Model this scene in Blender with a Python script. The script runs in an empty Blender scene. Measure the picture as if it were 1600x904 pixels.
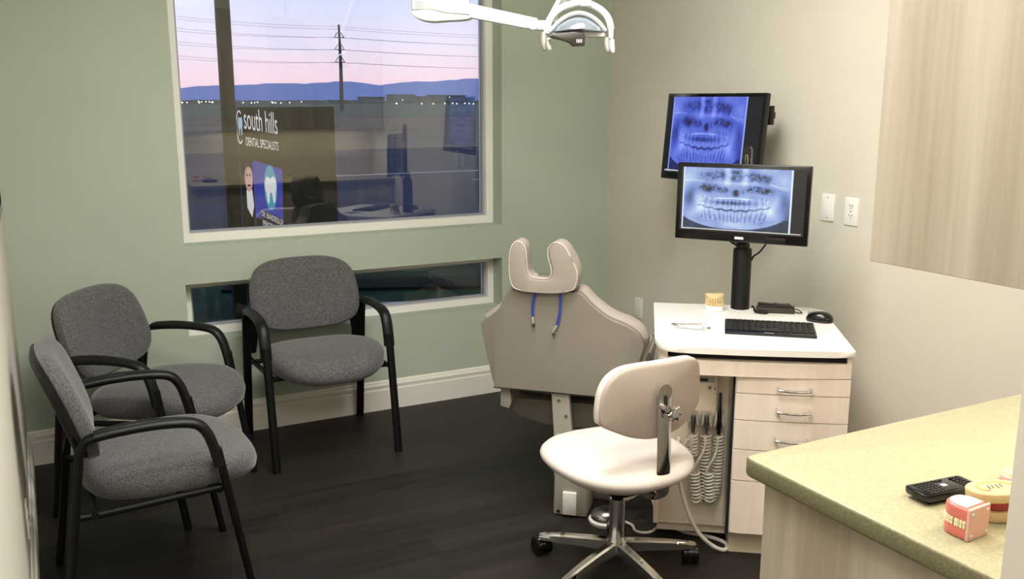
import bpy, bmesh, math, random
import numpy as np
from mathutils import Vector, Matrix
PI = math.pi
random.seed(7)
S = bpy.context.scene
COL = S.collection
rad = math.radians

# ------------------------------------------------------------------ materials
def lin(c):
    f = lambda v: v / 12.92 if v <= .04045 else ((v + .055) / 1.055) ** 2.4
    return (f(c[0] / 255), f(c[1] / 255), f(c[2] / 255), 1)

def new_mat(name):
    m = bpy.data.materials.new(name); m.use_nodes = True
    nt = m.node_tree; b = nt.nodes['Principled BSDF']
    return m, nt, b

def mat(name, rgb, rough=.5, metal=0, spec=.5, noise=None, bump=None, coat=0, emit=None):
    """rgb in 0-255 display values; noise = (scale, amount) mottling, bump = (scale, strength)"""
    m, nt, b = new_mat(name)
    c = lin(rgb)
    b.inputs['Base Color'].default_value = c
    b.inputs['Roughness'].default_value = rough
    b.inputs['Metallic'].default_value = metal
    b.inputs['Specular IOR Level'].default_value = spec
    b.inputs['Coat Weight'].default_value = coat
    tc = nt.nodes.new('ShaderNodeTexCoord')
    if noise:
        n = nt.nodes.new('ShaderNodeTexNoise'); n.inputs['Scale'].default_value = noise[0]
        n.inputs['Detail'].default_value = 4
        nt.links.new(tc.outputs['Object'], n.inputs['Vector'])
        r = nt.nodes.new('ShaderNodeValToRGB')
        a = noise[1]
        r.color_ramp.elements[0].position = .3; r.color_ramp.elements[1].position = .7
        r.color_ramp.elements[0].color = (c[0] * (1 - a), c[1] * (1 - a), c[2] * (1 - a), 1)
        r.color_ramp.elements[1].color = (min(1, c[0] * (1 + a)), min(1, c[1] * (1 + a)), min(1, c[2] * (1 + a)), 1)
        nt.links.new(n.outputs['Fac'], r.inputs['Fac'])
        nt.links.new(r.outputs['Color'], b.inputs['Base Color'])
    if bump:
        n2 = nt.nodes.new('ShaderNodeTexNoise'); n2.inputs['Scale'].default_value = bump[0]
        n2.inputs['Detail'].default_value = 3
        nt.links.new(tc.outputs['Object'], n2.inputs['Vector'])
        bp = nt.nodes.new('ShaderNodeBump'); bp.inputs['Strength'].default_value = bump[1]
        bp.inputs['Distance'].default_value = .002
        nt.links.new(n2.outputs['Fac'], bp.inputs['Height'])
        nt.links.new(bp.outputs['Normal'], b.inputs['Normal'])
    if emit:
        b.inputs['Emission Color'].default_value = lin(emit[0]); b.inputs['Emission Strength'].default_value = emit[1]
    return m

def laminate(name, rgb, dark, scale=1.0, axis='z'):
    """pale wood laminate with soft streaks running along one axis"""
    m, nt, b = new_mat(name)
    tc = nt.nodes.new('ShaderNodeTexCoord'); mp = nt.nodes.new('ShaderNodeMapping')
    sc = {'z': (14, 14, .7), 'x': (.7, 14, 14)}[axis]
    mp.inputs['Scale'].default_value = tuple(s * scale for s in sc)
    nt.links.new(tc.outputs['Object'], mp.inputs['Vector'])
    n = nt.nodes.new('ShaderNodeTexNoise'); n.inputs['Scale'].default_value = 1; n.inputs['Detail'].default_value = 6
    n.inputs['Roughness'].default_value = .6
    nt.links.new(mp.outputs['Vector'], n.inputs['Vector'])
    r = nt.nodes.new('ShaderNodeValToRGB')
    r.color_ramp.elements[0].position = .36; r.color_ramp.elements[1].position = .60
    r.color_ramp.elements[0].color = lin(dark); r.color_ramp.elements[1].color = lin(rgb)
    nt.links.new(n.outputs['Fac'], r.inputs['Fac']); nt.links.new(r.outputs['Color'], b.inputs['Base Color'])
    b.inputs['Roughness'].default_value = .5; b.inputs['Specular IOR Level'].default_value = .3
    return m

def fabric_mat(name, lo, hi):
    m, nt, b = new_mat(name)
    tc = nt.nodes.new('ShaderNodeTexCoord')
    n = nt.nodes.new('ShaderNodeTexNoise'); n.inputs['Scale'].default_value = 300; n.inputs['Detail'].default_value = 4
    mp = nt.nodes.new('ShaderNodeMapping'); mp.inputs['Scale'].default_value = (.55, 1, 1.3)
    nt.links.new(tc.outputs['Object'], mp.inputs['Vector']); nt.links.new(mp.outputs['Vector'], n.inputs['Vector'])
    r = nt.nodes.new('ShaderNodeValToRGB')
    r.color_ramp.elements[0].position = .36; r.color_ramp.elements[1].position = .68
    r.color_ramp.elements[0].color = lin(lo); r.color_ramp.elements[1].color = lin(hi)
    nt.links.new(n.outputs['Fac'], r.inputs['Fac']); nt.links.new(r.outputs['Color'], b.inputs['Base Color'])
    b.inputs['Roughness'].default_value = .85; b.inputs['Specular IOR Level'].default_value = .2
    b.inputs['Sheen Weight'].default_value = .35; b.inputs['Sheen Roughness'].default_value = .4
    bp = nt.nodes.new('ShaderNodeBump'); bp.inputs['Strength'].default_value = .35; bp.inputs['Distance'].default_value = .002
    nt.links.new(n.outputs['Fac'], bp.inputs['Height']); nt.links.new(bp.outputs['Normal'], b.inputs['Normal'])
    return m

def floor_mat():
    m, nt, b = new_mat('dark_plank_floor')
    tc = nt.nodes.new('ShaderNodeTexCoord')
    br = nt.nodes.new('ShaderNodeTexBrick')
    br.inputs['Scale'].default_value = 1; br.inputs['Brick Width'].default_value = 1.2; br.inputs['Row Height'].default_value = .15
    br.inputs['Mortar Size'].default_value = .0012; br.offset = .37
    br.inputs['Color1'].default_value = (.25, .25, .25, 1); br.inputs['Color2'].default_value = (.8, .8, .8, 1)
    br.inputs['Mortar'].default_value = (0, 0, 0, 1)
    nt.links.new(tc.outputs['Object'], br.inputs['Vector'])
    mp = nt.nodes.new('ShaderNodeMapping'); mp.inputs['Scale'].default_value = (2.2, 38, 1)
    nt.links.new(tc.outputs['Object'], mp.inputs['Vector'])
    n = nt.nodes.new('ShaderNodeTexNoise'); n.inputs['Scale'].default_value = 1; n.inputs['Detail'].default_value = 7
    nt.links.new(mp.outputs['Vector'], n.inputs['Vector'])
    mx = nt.nodes.new('ShaderNodeMix'); mx.data_type = 'RGBA'; mx.inputs['Factor'].default_value = .3
    nt.links.new(n.outputs['Color'], mx.inputs['A']); nt.links.new(br.outputs['Color'], mx.inputs['B'])
    r = nt.nodes.new('ShaderNodeValToRGB')
    r.color_ramp.elements[0].position = .25; r.color_ramp.elements[1].position = .8
    r.color_ramp.elements[0].color = lin((13, 11, 9)); r.color_ramp.elements[1].color = lin((52, 46, 39))
    nt.links.new(mx.outputs['Result'], r.inputs['Fac']); nt.links.new(r.outputs['Color'], b.inputs['Base Color'])
    b.inputs['Roughness'].default_value = .5; b.inputs['Specular IOR Level'].default_value = .25
    bp = nt.nodes.new('ShaderNodeBump'); bp.inputs['Strength'].default_value = .15; bp.inputs['Distance'].default_value = .002
    nt.links.new(n.outputs['Fac'], bp.inputs['Height']); nt.links.new(bp.outputs['Normal'], b.inputs['Normal'])
    return m

def speckle_mat(name, base, lo, hi):
    m, nt, b = new_mat(name)
    tc = nt.nodes.new('ShaderNodeTexCoord')
    v = nt.nodes.new('ShaderNodeTexVoronoi'); v.inputs['Scale'].default_value = 320
    n = nt.nodes.new('ShaderNodeTexNoise'); n.inputs['Scale'].default_value = 160; n.inputs['Detail'].default_value = 5
    nt.links.new(tc.outputs['Object'], v.inputs['Vector']); nt.links.new(tc.outputs['Object'], n.inputs['Vector'])
    r = nt.nodes.new('ShaderNodeValToRGB'); e = r.color_ramp.elements
    e[0].position = .3; e[0].color = lin(lo); e[1].position = .75; e[1].color = lin(hi)
    k = e.new(.5); k.color = lin(base)
    mx = nt.nodes.new('ShaderNodeMix'); mx.data_type = 'FLOAT'; mx.inputs['Factor'].default_value = .35
    nt.links.new(n.outputs['Fac'], mx.inputs['A']); nt.links.new(v.outputs['Distance'], mx.inputs['B'])
    nt.links.new(mx.outputs['Result'], r.inputs['Fac']); nt.links.new(r.outputs['Color'], b.inputs['Base Color'])
    b.inputs['Roughness'].default_value = .38; b.inputs['Specular IOR Level'].default_value = .35
    return m

def glass_mat():
    m, nt, b = new_mat('window_glass'); nt.nodes.remove(b)
    out = nt.nodes['Material Output']
    t = nt.nodes.new('ShaderNodeBsdfTransparent'); t.inputs['Color'].default_value = (.985, .99, .985, 1)
    g = nt.nodes.new('ShaderNodeBsdfGlossy'); g.inputs['Roughness'].default_value = .0
    f = nt.nodes.new('ShaderNodeFresnel'); f.inputs['IOR'].default_value = 1.72
    mx = nt.nodes.new('ShaderNodeMixShader')
    nt.links.new(f.outputs['Fac'], mx.inputs['Fac']); nt.links.new(t.outputs['BSDF'], mx.inputs[1])
    nt.links.new(g.outputs['BSDF'], mx.inputs[2]); nt.links.new(mx.outputs['Shader'], out.inputs['Surface'])
    return m

def screen_mat(name, strength):
    m, nt, b = new_mat(name)
    a = nt.nodes.new('ShaderNodeVertexColor'); a.layer_name = 'xray'
    b.inputs['Base Color'].default_value = (.01, .01, .01, 1); b.inputs['Roughness'].default_value = .35
    nt.links.new(a.outputs['Color'], b.inputs['Emission Color']); b.inputs['Emission Strength'].default_value = strength
    return m

M = dict(
    green=mat('green_paint', (178, 188, 170), .9, spec=.15, noise=(3, .02), bump=(400, .05)),
    beige=mat('beige_paint', (209, 203, 188), .9, spec=.15, noise=(3, .02), bump=(400, .05)),
    ceil=mat('ceiling_white', (225, 224, 216), .9, noise=(4, .02)),
    hall=mat('hall_paint', (150, 148, 136), .9, noise=(3, .02)),
    trim=mat('white_trim_paint', (232, 228, 216), .4, spec=.4, noise=(6, .015)),
    vinyl=mat('white_vinyl_frame', (236, 235, 226), .35, noise=(8, .01)),
    gasket=mat('grey_gasket', (150, 152, 156), .5, noise=(8, .03)),
    floor=floor_mat(),
    glass=glass_mat(),
    fabric=fabric_mat('grey_tweed', (58, 58, 58), (114, 113, 112)),
    blackmetal=mat('black_powder_coat', (8, 8, 8), .5, spec=.22, noise=(200, .15)),
    blackplastic=mat('black_plastic', (12, 12, 12), .42, spec=.32, noise=(120, .15), bump=(500, .2)),
    gloss_black=mat('gloss_black_plastic', (10, 10, 11), .18, noise=(30, .1)),
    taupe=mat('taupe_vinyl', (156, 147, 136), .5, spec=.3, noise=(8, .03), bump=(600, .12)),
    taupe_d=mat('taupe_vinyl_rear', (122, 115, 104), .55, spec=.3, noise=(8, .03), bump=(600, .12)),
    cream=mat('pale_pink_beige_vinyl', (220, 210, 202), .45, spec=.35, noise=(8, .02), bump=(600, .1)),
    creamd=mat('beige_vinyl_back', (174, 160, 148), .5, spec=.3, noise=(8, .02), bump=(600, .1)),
    chairplastic=mat('warm_grey_enamel', (160, 154, 141), .45, noise=(10, .03)),
    darkframe=mat('dark_taupe_frame', (92, 85, 74), .6, noise=(10, .08)),
    chrome=mat('chrome', (225, 225, 225), .08, metal=1, noise=(5, .02)),
    steel=mat('brushed_steel', (176, 174, 170), .25, metal=1, noise=(60, .05)),
    white_en=mat('white_enamel', (208, 207, 203), .3, noise=(6, .01)),
    white_pl=mat('white_plastic', (236, 232, 224), .35, noise=(10, .015)),
    white_top=mat('white_laminate_top', (240, 236, 229), .3, noise=(6, .01)),
    lam=laminate('pale_birch_laminate', (240, 226, 211), (229, 212, 196)),
    lam2=laminate('grey_birch_laminate', (184, 174, 156), (158, 146, 127), .8),
    bay=mat('bay_panel', (214, 200, 178), .5, noise=(9, .03)),
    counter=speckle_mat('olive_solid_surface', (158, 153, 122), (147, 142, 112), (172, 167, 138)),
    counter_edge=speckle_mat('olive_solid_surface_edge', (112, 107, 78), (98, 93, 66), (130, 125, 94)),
    hose=mat('ivory_hose', (206, 197, 182), .45, noise=(30, .04)),
    plaster=mat('cream_plaster', (206, 184, 136), .6, noise=(80, .08)),
    cast_warm=mat('warm_cast', (206, 170, 104), .5, noise=(60, .1)),
    tooth=mat('tooth_enamel', (240, 226, 190), .25, noise=(120, .05)),
    gum=mat('pink_gum_resin', (206, 112, 100), .3, noise=(50, .08)),
    gumr=mat('deep_red_gum', (158, 44, 42), .35, noise=(50, .1)),
    pinkl=mat('light_pink_resin', (220, 170, 158), .35, noise=(50, .05)),
    key=mat('black_keys', (34, 34, 35), .38, noise=(90, .15)),
    silver=mat('silver_print', (205, 206, 208), .35, noise=(20, .03)),
    blue_cord=mat('blue_cord', (52, 72, 152), .6, noise=(200, .2)),
    reflector=mat('pale_blue_reflector', (202, 214, 228), .1, metal=.75, noise=(14, .05)),
    grey_en=mat('grey_enamel', (150, 146, 138), .4, noise=(10, .03)),
    brownblack=mat('brown_black_plastic', (48, 42, 32), .4, noise=(60, .15)),
    slot_dark=mat('dark_slot', (14, 12, 11), .8, noise=(20, .1)),
    olive_pl=mat('olive_grey_plastic', (112, 110, 72), .5, noise=(40, .1)),
)

# ------------------------------------------------------------------ geometry helpers
def obj(name, bm, m, parent=None, smooth=True, loc=None, label=None):
    me = bpy.data.meshes.new(name)
    bmesh.ops.recalc_face_normals(bm, faces=bm.faces[:])
    bm.to_mesh(me); bm.free()
    for x in (m if isinstance(m, (list, tuple)) else [m]): me.materials.append(x)
    if smooth:
        for p in me.polygons: p.use_smooth = True
        try: me.set_sharp_from_angle(angle=rad(38))
        except Exception: pass
    o = bpy.data.objects.new(name, me); COL.objects.link(o)
    if parent: o.parent = parent
    if loc: o.location = loc
    if label: o['label'] = label
    return o

def tag(o, label, cat, group=None, kind=None):
    o['label'] = label; o['category'] = cat
    if group: o['group'] = group
    if kind: o['kind'] = kind
    return o

def thing(name, label, cat, loc=(0, 0, 0), rz=0, group=None):
    o = bpy.data.objects.new(name, None); COL.objects.link(o)
    o.location = loc; o.rotation_euler = (0, 0, rz); o.empty_display_size = .05
    return tag(o, label, cat, group)

def struct(o):
    o['kind'] = 'structure'; return o

def copy_tree(o, parent=None):
    c = o.copy(); COL.objects.link(c)
    if parent: c.parent = parent
    for ch in list(o.children): copy_tree(ch, c)
    return c

def B(): return bmesh.new()

def box(bm, c, s, mx=None, bev=0, seg=2, mi=0):
    r = bmesh.ops.create_cube(bm, size=1)
    vs = r['verts']
    bmesh.ops.scale(bm, vec=s, verts=vs)
    if bev:
        es = list({e for v in vs for e in v.link_edges})
        rb = bmesh.ops.bevel(bm, geom=es, offset=bev, segments=seg, affect='EDGES', profile=.5)
        vs = list({v for f in rb['faces'] for v in f.verts} | {v for v in vs if v.is_valid})
    if mx is not None: bmesh.ops.transform(bm, matrix=mx, verts=vs)
    bmesh.ops.translate(bm, vec=c, verts=vs)
    for f in {f for v in vs for f in v.link_faces}: f.material_index = mi
    return vs

def box2(bm, a, b, bev=0, seg=2):
    c = [(a[i] + b[i]) / 2 for i in range(3)]; s = [abs(b[i] - a[i]) for i in range(3)]
    return box(bm, c, s, bev=bev, seg=seg)

def spline(pts, n=8, closed=False):
    """Catmull-Rom through pts"""
    P = [Vector(p) for p in pts]; out = []
    m = len(P)
    for i in range(m if closed else m - 1):
        p0 = P[(i - 1) % m] if closed or i > 0 else P[0] * 2 - P[1]
        p1 = P[i]; p2 = P[(i + 1) % m]
        p3 = P[(i + 2) % m] if closed or i + 2 < m else P[-1] * 2 - P[-2]
        for k in range(n):
            t = k / n
            out.append(.5 * ((2 * p1) + (p2 - p0) * t + (2 * p0 - 5 * p1 + 4 * p2 - p3) * t * t + (3 * p1 - p0 - 3 * p2 + p3) * t ** 3))
    if not closed: out.append(P[-1].copy())
    return out

def tube(bm, pts, r, n=10, closed=False, side=None, caps=True):
    """sweep; r = number, list, or (r_side, r_other) with side = the fixed lateral axis"""
    P = [Vector(p) for p in pts]; m = len(P); rings = []
    nrm = None
    for i in range(m):
        a = P[(i - 1) % m] if closed or i > 0 else P[i]
        b = P[(i + 1) % m] if closed or i < m - 1 else P[i]
        t = (b - a).normalized()
        if side is not None: u = (Vector(side) - t * Vector(side).dot(t)).normalized()
        else:
            if nrm is None: nrm = t.orthogonal().normalized()
            u = (nrm - t * nrm.dot(t)).normalized(); nrm = u
        w = t.cross(u)
        if isinstance(r, tuple): ra, rb = r
        elif isinstance(r, list): ra = rb = r[i]
        else: ra = rb = r
        rings.append([bm.verts.new(P[i] + u * math.cos(2 * PI * k / n) * ra + w * math.sin(2 * PI * k / n) * rb) for k in range(n)])
    for i in range(m if closed else m - 1):
        A, Bq = rings[i], rings[(i + 1) % m]
        for k in range(n): bm.faces.new((A[k], A[(k + 1) % n], Bq[(k + 1) % n], Bq[k]))
    if caps and not closed:
        bm.faces.new(rings[0][::-1]); bm.faces.new(rings[-1])

def lathe(bm, prof, c=(0, 0, 0), n=32, mx=None, arc=2 * PI):
    """prof list of (r, z)"""
    vs = []; rings = []
    for r, z in prof:
        if r < 1e-6: v = bm.verts.new((0, 0, z)); rings.append([v]); vs.append(v)
        else:
            ring = [bm.verts.new((r * math.cos(2 * PI * k / n), r * math.sin(2 * PI * k / n), z)) for k in range(n)]
            rings.append(ring); vs += ring
    for a, b in zip(rings, rings[1:]):
        for k in range(n):
            k2 = (k + 1) % n
            if len(a) == 1 and len(b) == 1: continue
            if len(a) == 1: bm.faces.new((a[0], b[k], b[k2]))
            elif len(b) == 1: bm.faces.new((a[k], a[k2], b[0]))
            else: bm.faces.new((a[k], a[k2], b[k2], b[k]))
    for ring, fl in ((rings[0], True), (rings[-1], False)):
        if len(ring) > 2: bm.faces.new(ring[::-1] if fl else ring)
    if mx is not None: bmesh.ops.transform(bm, matrix=mx, verts=vs)
    bmesh.ops.translate(bm, vec=c, verts=vs)
    return vs

def cyl(bm, a, b, r, n=20, r2=None):
    a = Vector(a); b = Vector(b); d = b - a
    q = d.to_track_quat('Z', 'Y').to_matrix().to_4x4()
    return lathe(bm, [(r, 0), (r if r2 is None else r2, d.length)], a, n, q)

def prism(bm, poly, h0, h1, xf=lambda x, y, h: (x, y, h), bev=0, seg=2):
    """extrude a closed 2-D outline between h0 and h1"""
    b2 = bmesh.new()
    vs = [b2.verts.new((p[0], p[1], h0)) for p in poly]
    f = b2.faces.new(vs)
    r = bmesh.ops.extrude_face_region(b2, geom=[f])
    for v in r['geom']:
        if isinstance(v, bmesh.types.BMVert): v.co.z = h1
    if bev:
        es = [e for e in b2.edges if abs(e.verts[0].co.z - e.verts[1].co.z) < 1e-7]
        bmesh.ops.bevel(b2, geom=es, offset=bev, segments=seg, affect='EDGES', profile=.5, clamp_overlap=True)
    mp = {}
    for v in b2.verts: mp[v] = bm.verts.new(xf(v.co.x, v.co.y, v.co.z))
    for f in b2.faces:
        try: bm.faces.new([mp[v] for v in f.verts])
        except ValueError: pass
    b2.free()

def pillow(bm, outline, prof, xf, centre=None):
    """outline = closed list of (x, y); prof = [(scale, h), ...] from rear centre to front centre"""
    if centre is None:
        centre = (sum(p[0] for p in outline) / len(outline), sum(p[1] for p in outline) / len(outline))
    cx, cy = centre; rings = []
    for s, h in prof:
        if s < 1e-6: rings.append([bm.verts.new(xf(cx, cy, h))])
        else: rings.append([bm.verts.new(xf(cx + (x - cx) * s, cy + (y - cy) * s, h)) for x, y in outline])
    n = len(outline)
    for a, b in zip(rings, rings[1:]):
        for k in range(n):
            k2 = (k + 1) % n
            if len(a) == 1: bm.faces.new((a[0], b[k], b[k2]))
            elif len(b) == 1: bm.faces.new((a[k], a[k2], b[0]))
            else: bm.faces.new((a[k], a[k2], b[k2], b[k]))

def superell(a, b, e, n=64, cx=0, cy=0):
    o = []
    for k in range(n):
        t = 2 * PI * k / n; c, s = math.cos(t), math.sin(t)
        o.append((cx + a * math.copysign(abs(c) ** (2 / e), c), cy + b * math.copysign(abs(s) ** (2 / e), s)))
    return o

def smooth_outline(pts, n=4):
    return [(p.x, p.y) for p in spline([(x, y, 0) for x, y in pts], n, True)]

def text_bm(body, size, xf, align='LEFT', depth=.0004):
    cu = bpy.data.curves.new('lettering', 'FONT'); cu.body = body; cu.size = size; cu.align_x = align
    cu.extrude = depth; cu.resolution_u = 3
    o = bpy.data.objects.new('lettering', cu); COL.objects.link(o)
    dg = bpy.context.evaluated_depsgraph_get(); dg.update()
    me = bpy.data.meshes.new_from_object(o.evaluated_get(dg))
    bm = bmesh.new(); bm.from_mesh(me)
    bpy.data.objects.remove(o); bpy.data.meshes.remove(me); bpy.data.curves.remove(cu)
    for v in bm.verts: v.co = Vector(xf(v.co.x, v.co.y, v.co.z))
    return bm

# ------------------------------------------------------------------ the room
XL, XR, YB, YN, HC = -.098, 2.954, 4.456, .72, 2.75
YH = -1.7
bm = B(); box2(bm, (XL - 1.4, YH, -.1), (XR + .12, YB + .2, 0)); struct(obj('floor', bm, M['floor'], smooth=False))
bm = B(); box2(bm, (XL - 1.4, YH, HC), (XR + .12, YB + .2, HC + .1)); struct(obj('ceiling', bm, M['ceil'], smooth=False))
W1 = (.622, 2.270, .936, 2.36); W2 = (.615, 2.270, .483, .755); WT = .2
bm = B()
for a, b in [((XL - .12, YB, 0), (W2[0], YB + WT, HC)), ((W1[1], YB, 0), (XR + .12, YB + WT, HC)),
             ((W2[0], YB, 0), (W1[1], YB + WT, W2[2])), ((W2[0], YB, W2[3]), (W1[1], YB + WT, W1[2])),
             ((W2[0], YB, W1[3]), (W1[1], YB + WT, HC))]:
    box2(bm, a, b)
box2(bm, (W2[0], YB, W1[2]), (W1[0], YB + WT, W1[3]))
struct(obj('wall_back', bm, M['green'], smooth=False))
bm = B(); box2(bm, (XR, YH, 0), (XR + .12, YB + .001, HC)); struct(obj('wall_right', bm, M['beige'], smooth=False))
bm = B(); box2(bm, (XL - .12, .1, 0), (XL, YB + .001, HC)); struct(obj('wall_left', bm, M['beige'], smooth=False))
bm = B(); box2(bm, (1.13, YN - .14, 0), (XR, YN, HC)); box2(bm, (XL, YN - .14, 2.2), (1.13, YN, HC))
struct(obj('wall_near', bm, M['beige'], smooth=False))
bm = B(); box2(bm, (XL - 1.4, YH - .1, 0), (XR + .12, YH, HC)); box2(bm, (XL - 1.5, YH, 0), (XL - 1.4, .1, HC)); box2(bm, (XL - 1.4, .1, 0), (XL - .12, .2, HC))
struct(obj('wall_hall', bm, M['hall'], smooth=False))

BP = [(0, 0), (.016, 0), (.016, .108), (.013, .112), (.013, .122), (.0155, .126), (.0155, .136), (.010, .141), (.008, .150), (.004, .157), (0, .157)]
def baseboard(name, p0, p1, nrm):
    bm = B(); p0 = Vector(p0); p1 = Vector(p1); nv = Vector(nrm)
    prism(bm, BP, 0, (p1 - p0).length, lambda x, y, h: tuple(p0 + (p1 - p0).normalized() * h + nv * x + Vector((0, 0, y))))
    return struct(obj(name, bm, M['trim'], smooth=False))
baseboard('baseboard_back', (XL, YB, 0), (XR, YB, 0), (0, -1, 0))
baseboard('baseboard_left', (XL, .12, 0), (XL, YB - .016, 0), (1, 0, 0))
baseboard('baseboard_right', (XR, 1.34, 0), (XR, YB - .016, 0), (-1, 0, 0))

def window(name, w, fw, d):
    x0, x1, z0, z1 = w; y = YB + d
    r = bpy.data.objects.new(name, None); COL.objects.link(r); r.location = ((x0 + x1) / 2, y, z0); struct(r)
    cx, cz = (x0 + x1) / 2, z0
    def fr(nm, x0, x1, z0, z1, t, ya, yb, m, bev):
        bm = B()
        for a, b in [((x0, ya, z0), (x1, yb, z0 + t)), ((x0, ya, z1 - t), (x1, yb, z1)),
                     ((x0, ya, z0 + t), (x0 + t, yb, z1 - t)), ((x1 - t, ya, z0 + t), (x1, yb, z1 - t))]:
            box2(bm, (a[0] - cx, a[1] - y, a[2] - cz), (b[0] - cx, b[1] - y, b[2] - cz), bev=bev)
        return obj(nm, bm, m, r, smooth=False)
    fr('window_frame', x0, x1, z0, z1, fw, y, y + .09, M['vinyl'], .002)
    fr('glazing_bead', x0 + fw, x1 - fw, z0 + fw, z1 - fw, .010, y + .03, y + .052, M['gasket'], 0)
    bm = B()
    a = [x0 + fw - cx, x1 - fw - cx, z0 + fw - cz, z1 - fw - cz]
    box2(bm, (a[0], .052, a[2]), (a[1], .058, a[3]))
    obj('pane', bm, M['glass'], r, smooth=False)
    return r
window('window_1', W1, .042, .106)
window('window_2', W2, .036, .106)

# ------------------------------------------------------------------ camera and lights
cam = bpy.data.cameras.new('camera'); co = bpy.data.objects.new('camera', cam); COL.objects.link(co)
cam.sensor_width = 36; cam.lens = 1448 / 1600 * 36; cam.clip_end = 20000; cam.clip_start = .02
co.location = (0, 0, 1.6); co.rotation_euler = (rad(90 - 11.56), 0, rad(-27.62))
S.camera = co

def area(name, loc, sx, sy, power, col=(1, .95, .87), tgt=None):
    l = bpy.data.lights.new(name, 'AREA'); l.shape = 'RECTANGLE'; l.size = sx; l.size_y = sy; l.energy = power; l.color = col
    o = bpy.data.objects.new(name, l); COL.objects.link(o); o.location = loc
    if tgt: o.rotation_euler = (Vector(tgt) - Vector(loc)).to_track_quat('-Z', 'Y').to_euler()
    return o
WL_ = (1, .98, .945)
area('unseen_ceiling_light', (1.45, 2.35, 2.72), 1.2, .6, 58, WL_)
area('unseen_ceiling_light', (.65, 1.3, 2.72), 1.2, .6, 47, WL_)  # unseen panel added as fill to brighten the camera side
area('hall_fill_light', (.3, -.5, 2.72), 1.2, .6, 40, WL_)  # unseen hall source added as fill from behind the camera
area('under_cabinet_light', (2.1, .88, 1.338), 1.4, .04, 9, (1, .86, .66))

S.view_settings.view_transform = 'Standard'
S.view_settings.look = 'None'
S.view_settings.exposure = 0
try: S.cycles.use_denoising = True
except Exception: pass

# dusk sky: pink at the horizon, lavender then blue above
w = bpy.data.worlds.new('dusk_sky'); S.world = w; w.use_nodes = True
nt = w.node_tree; bg = nt.nodes['Background']
tc = nt.nodes.new('ShaderNodeTexCoord'); sp = nt.nodes.new('ShaderNodeSeparateXYZ')
nt.links.new(tc.outputs['Generated'], sp.inputs['Vector'])
cr = nt.nodes.new('ShaderNodeValToRGB'); e = cr.color_ramp.elements
e[0].position = 0; e[0].color = lin((226, 198, 216)); e[1].position = 1; e[1].color = lin((176, 190, 226))
for p, c in ((.022, (232, 205, 222)), (.055, (222, 214, 236)), (.11, (200, 212, 246)), (.3, (180, 196, 236))):
    k = e.new(p); k.color = lin(c)
nz = nt.nodes.new('ShaderNodeTexNoise'); nz.inputs['Scale'].default_value = 6; nz.inputs['Detail'].default_value = 3
mp = nt.nodes.new('ShaderNodeMapping'); mp.inputs['Scale'].default_value = (1, 1, 9)
nt.links.new(tc.outputs['Generated'], mp.inputs['Vector']); nt.links.new(mp.outputs['Vector'], nz.inputs['Vector'])
ma = nt.nodes.new('ShaderNodeMath'); ma.operation = 'MULTIPLY_ADD'; ma.inputs[1].default_value = .022; ma.inputs[2].default_value = -.011
nt.links.new(nz.outputs['Fac'], ma.inputs[0])
ad = nt.nodes.new('ShaderNodeMath'); ad.operation = 'ADD'
nt.links.new(sp.outputs['Z'], ad.inputs[0]); nt.links.new(ma.outputs[0], ad.inputs[1])
nt.links.new(ad.outputs[0], cr.inputs['Fac']); nt.links.new(cr.outputs['Color'], bg.inputs['Color'])
bg.inputs['Strength'].default_value = 1.3

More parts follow.
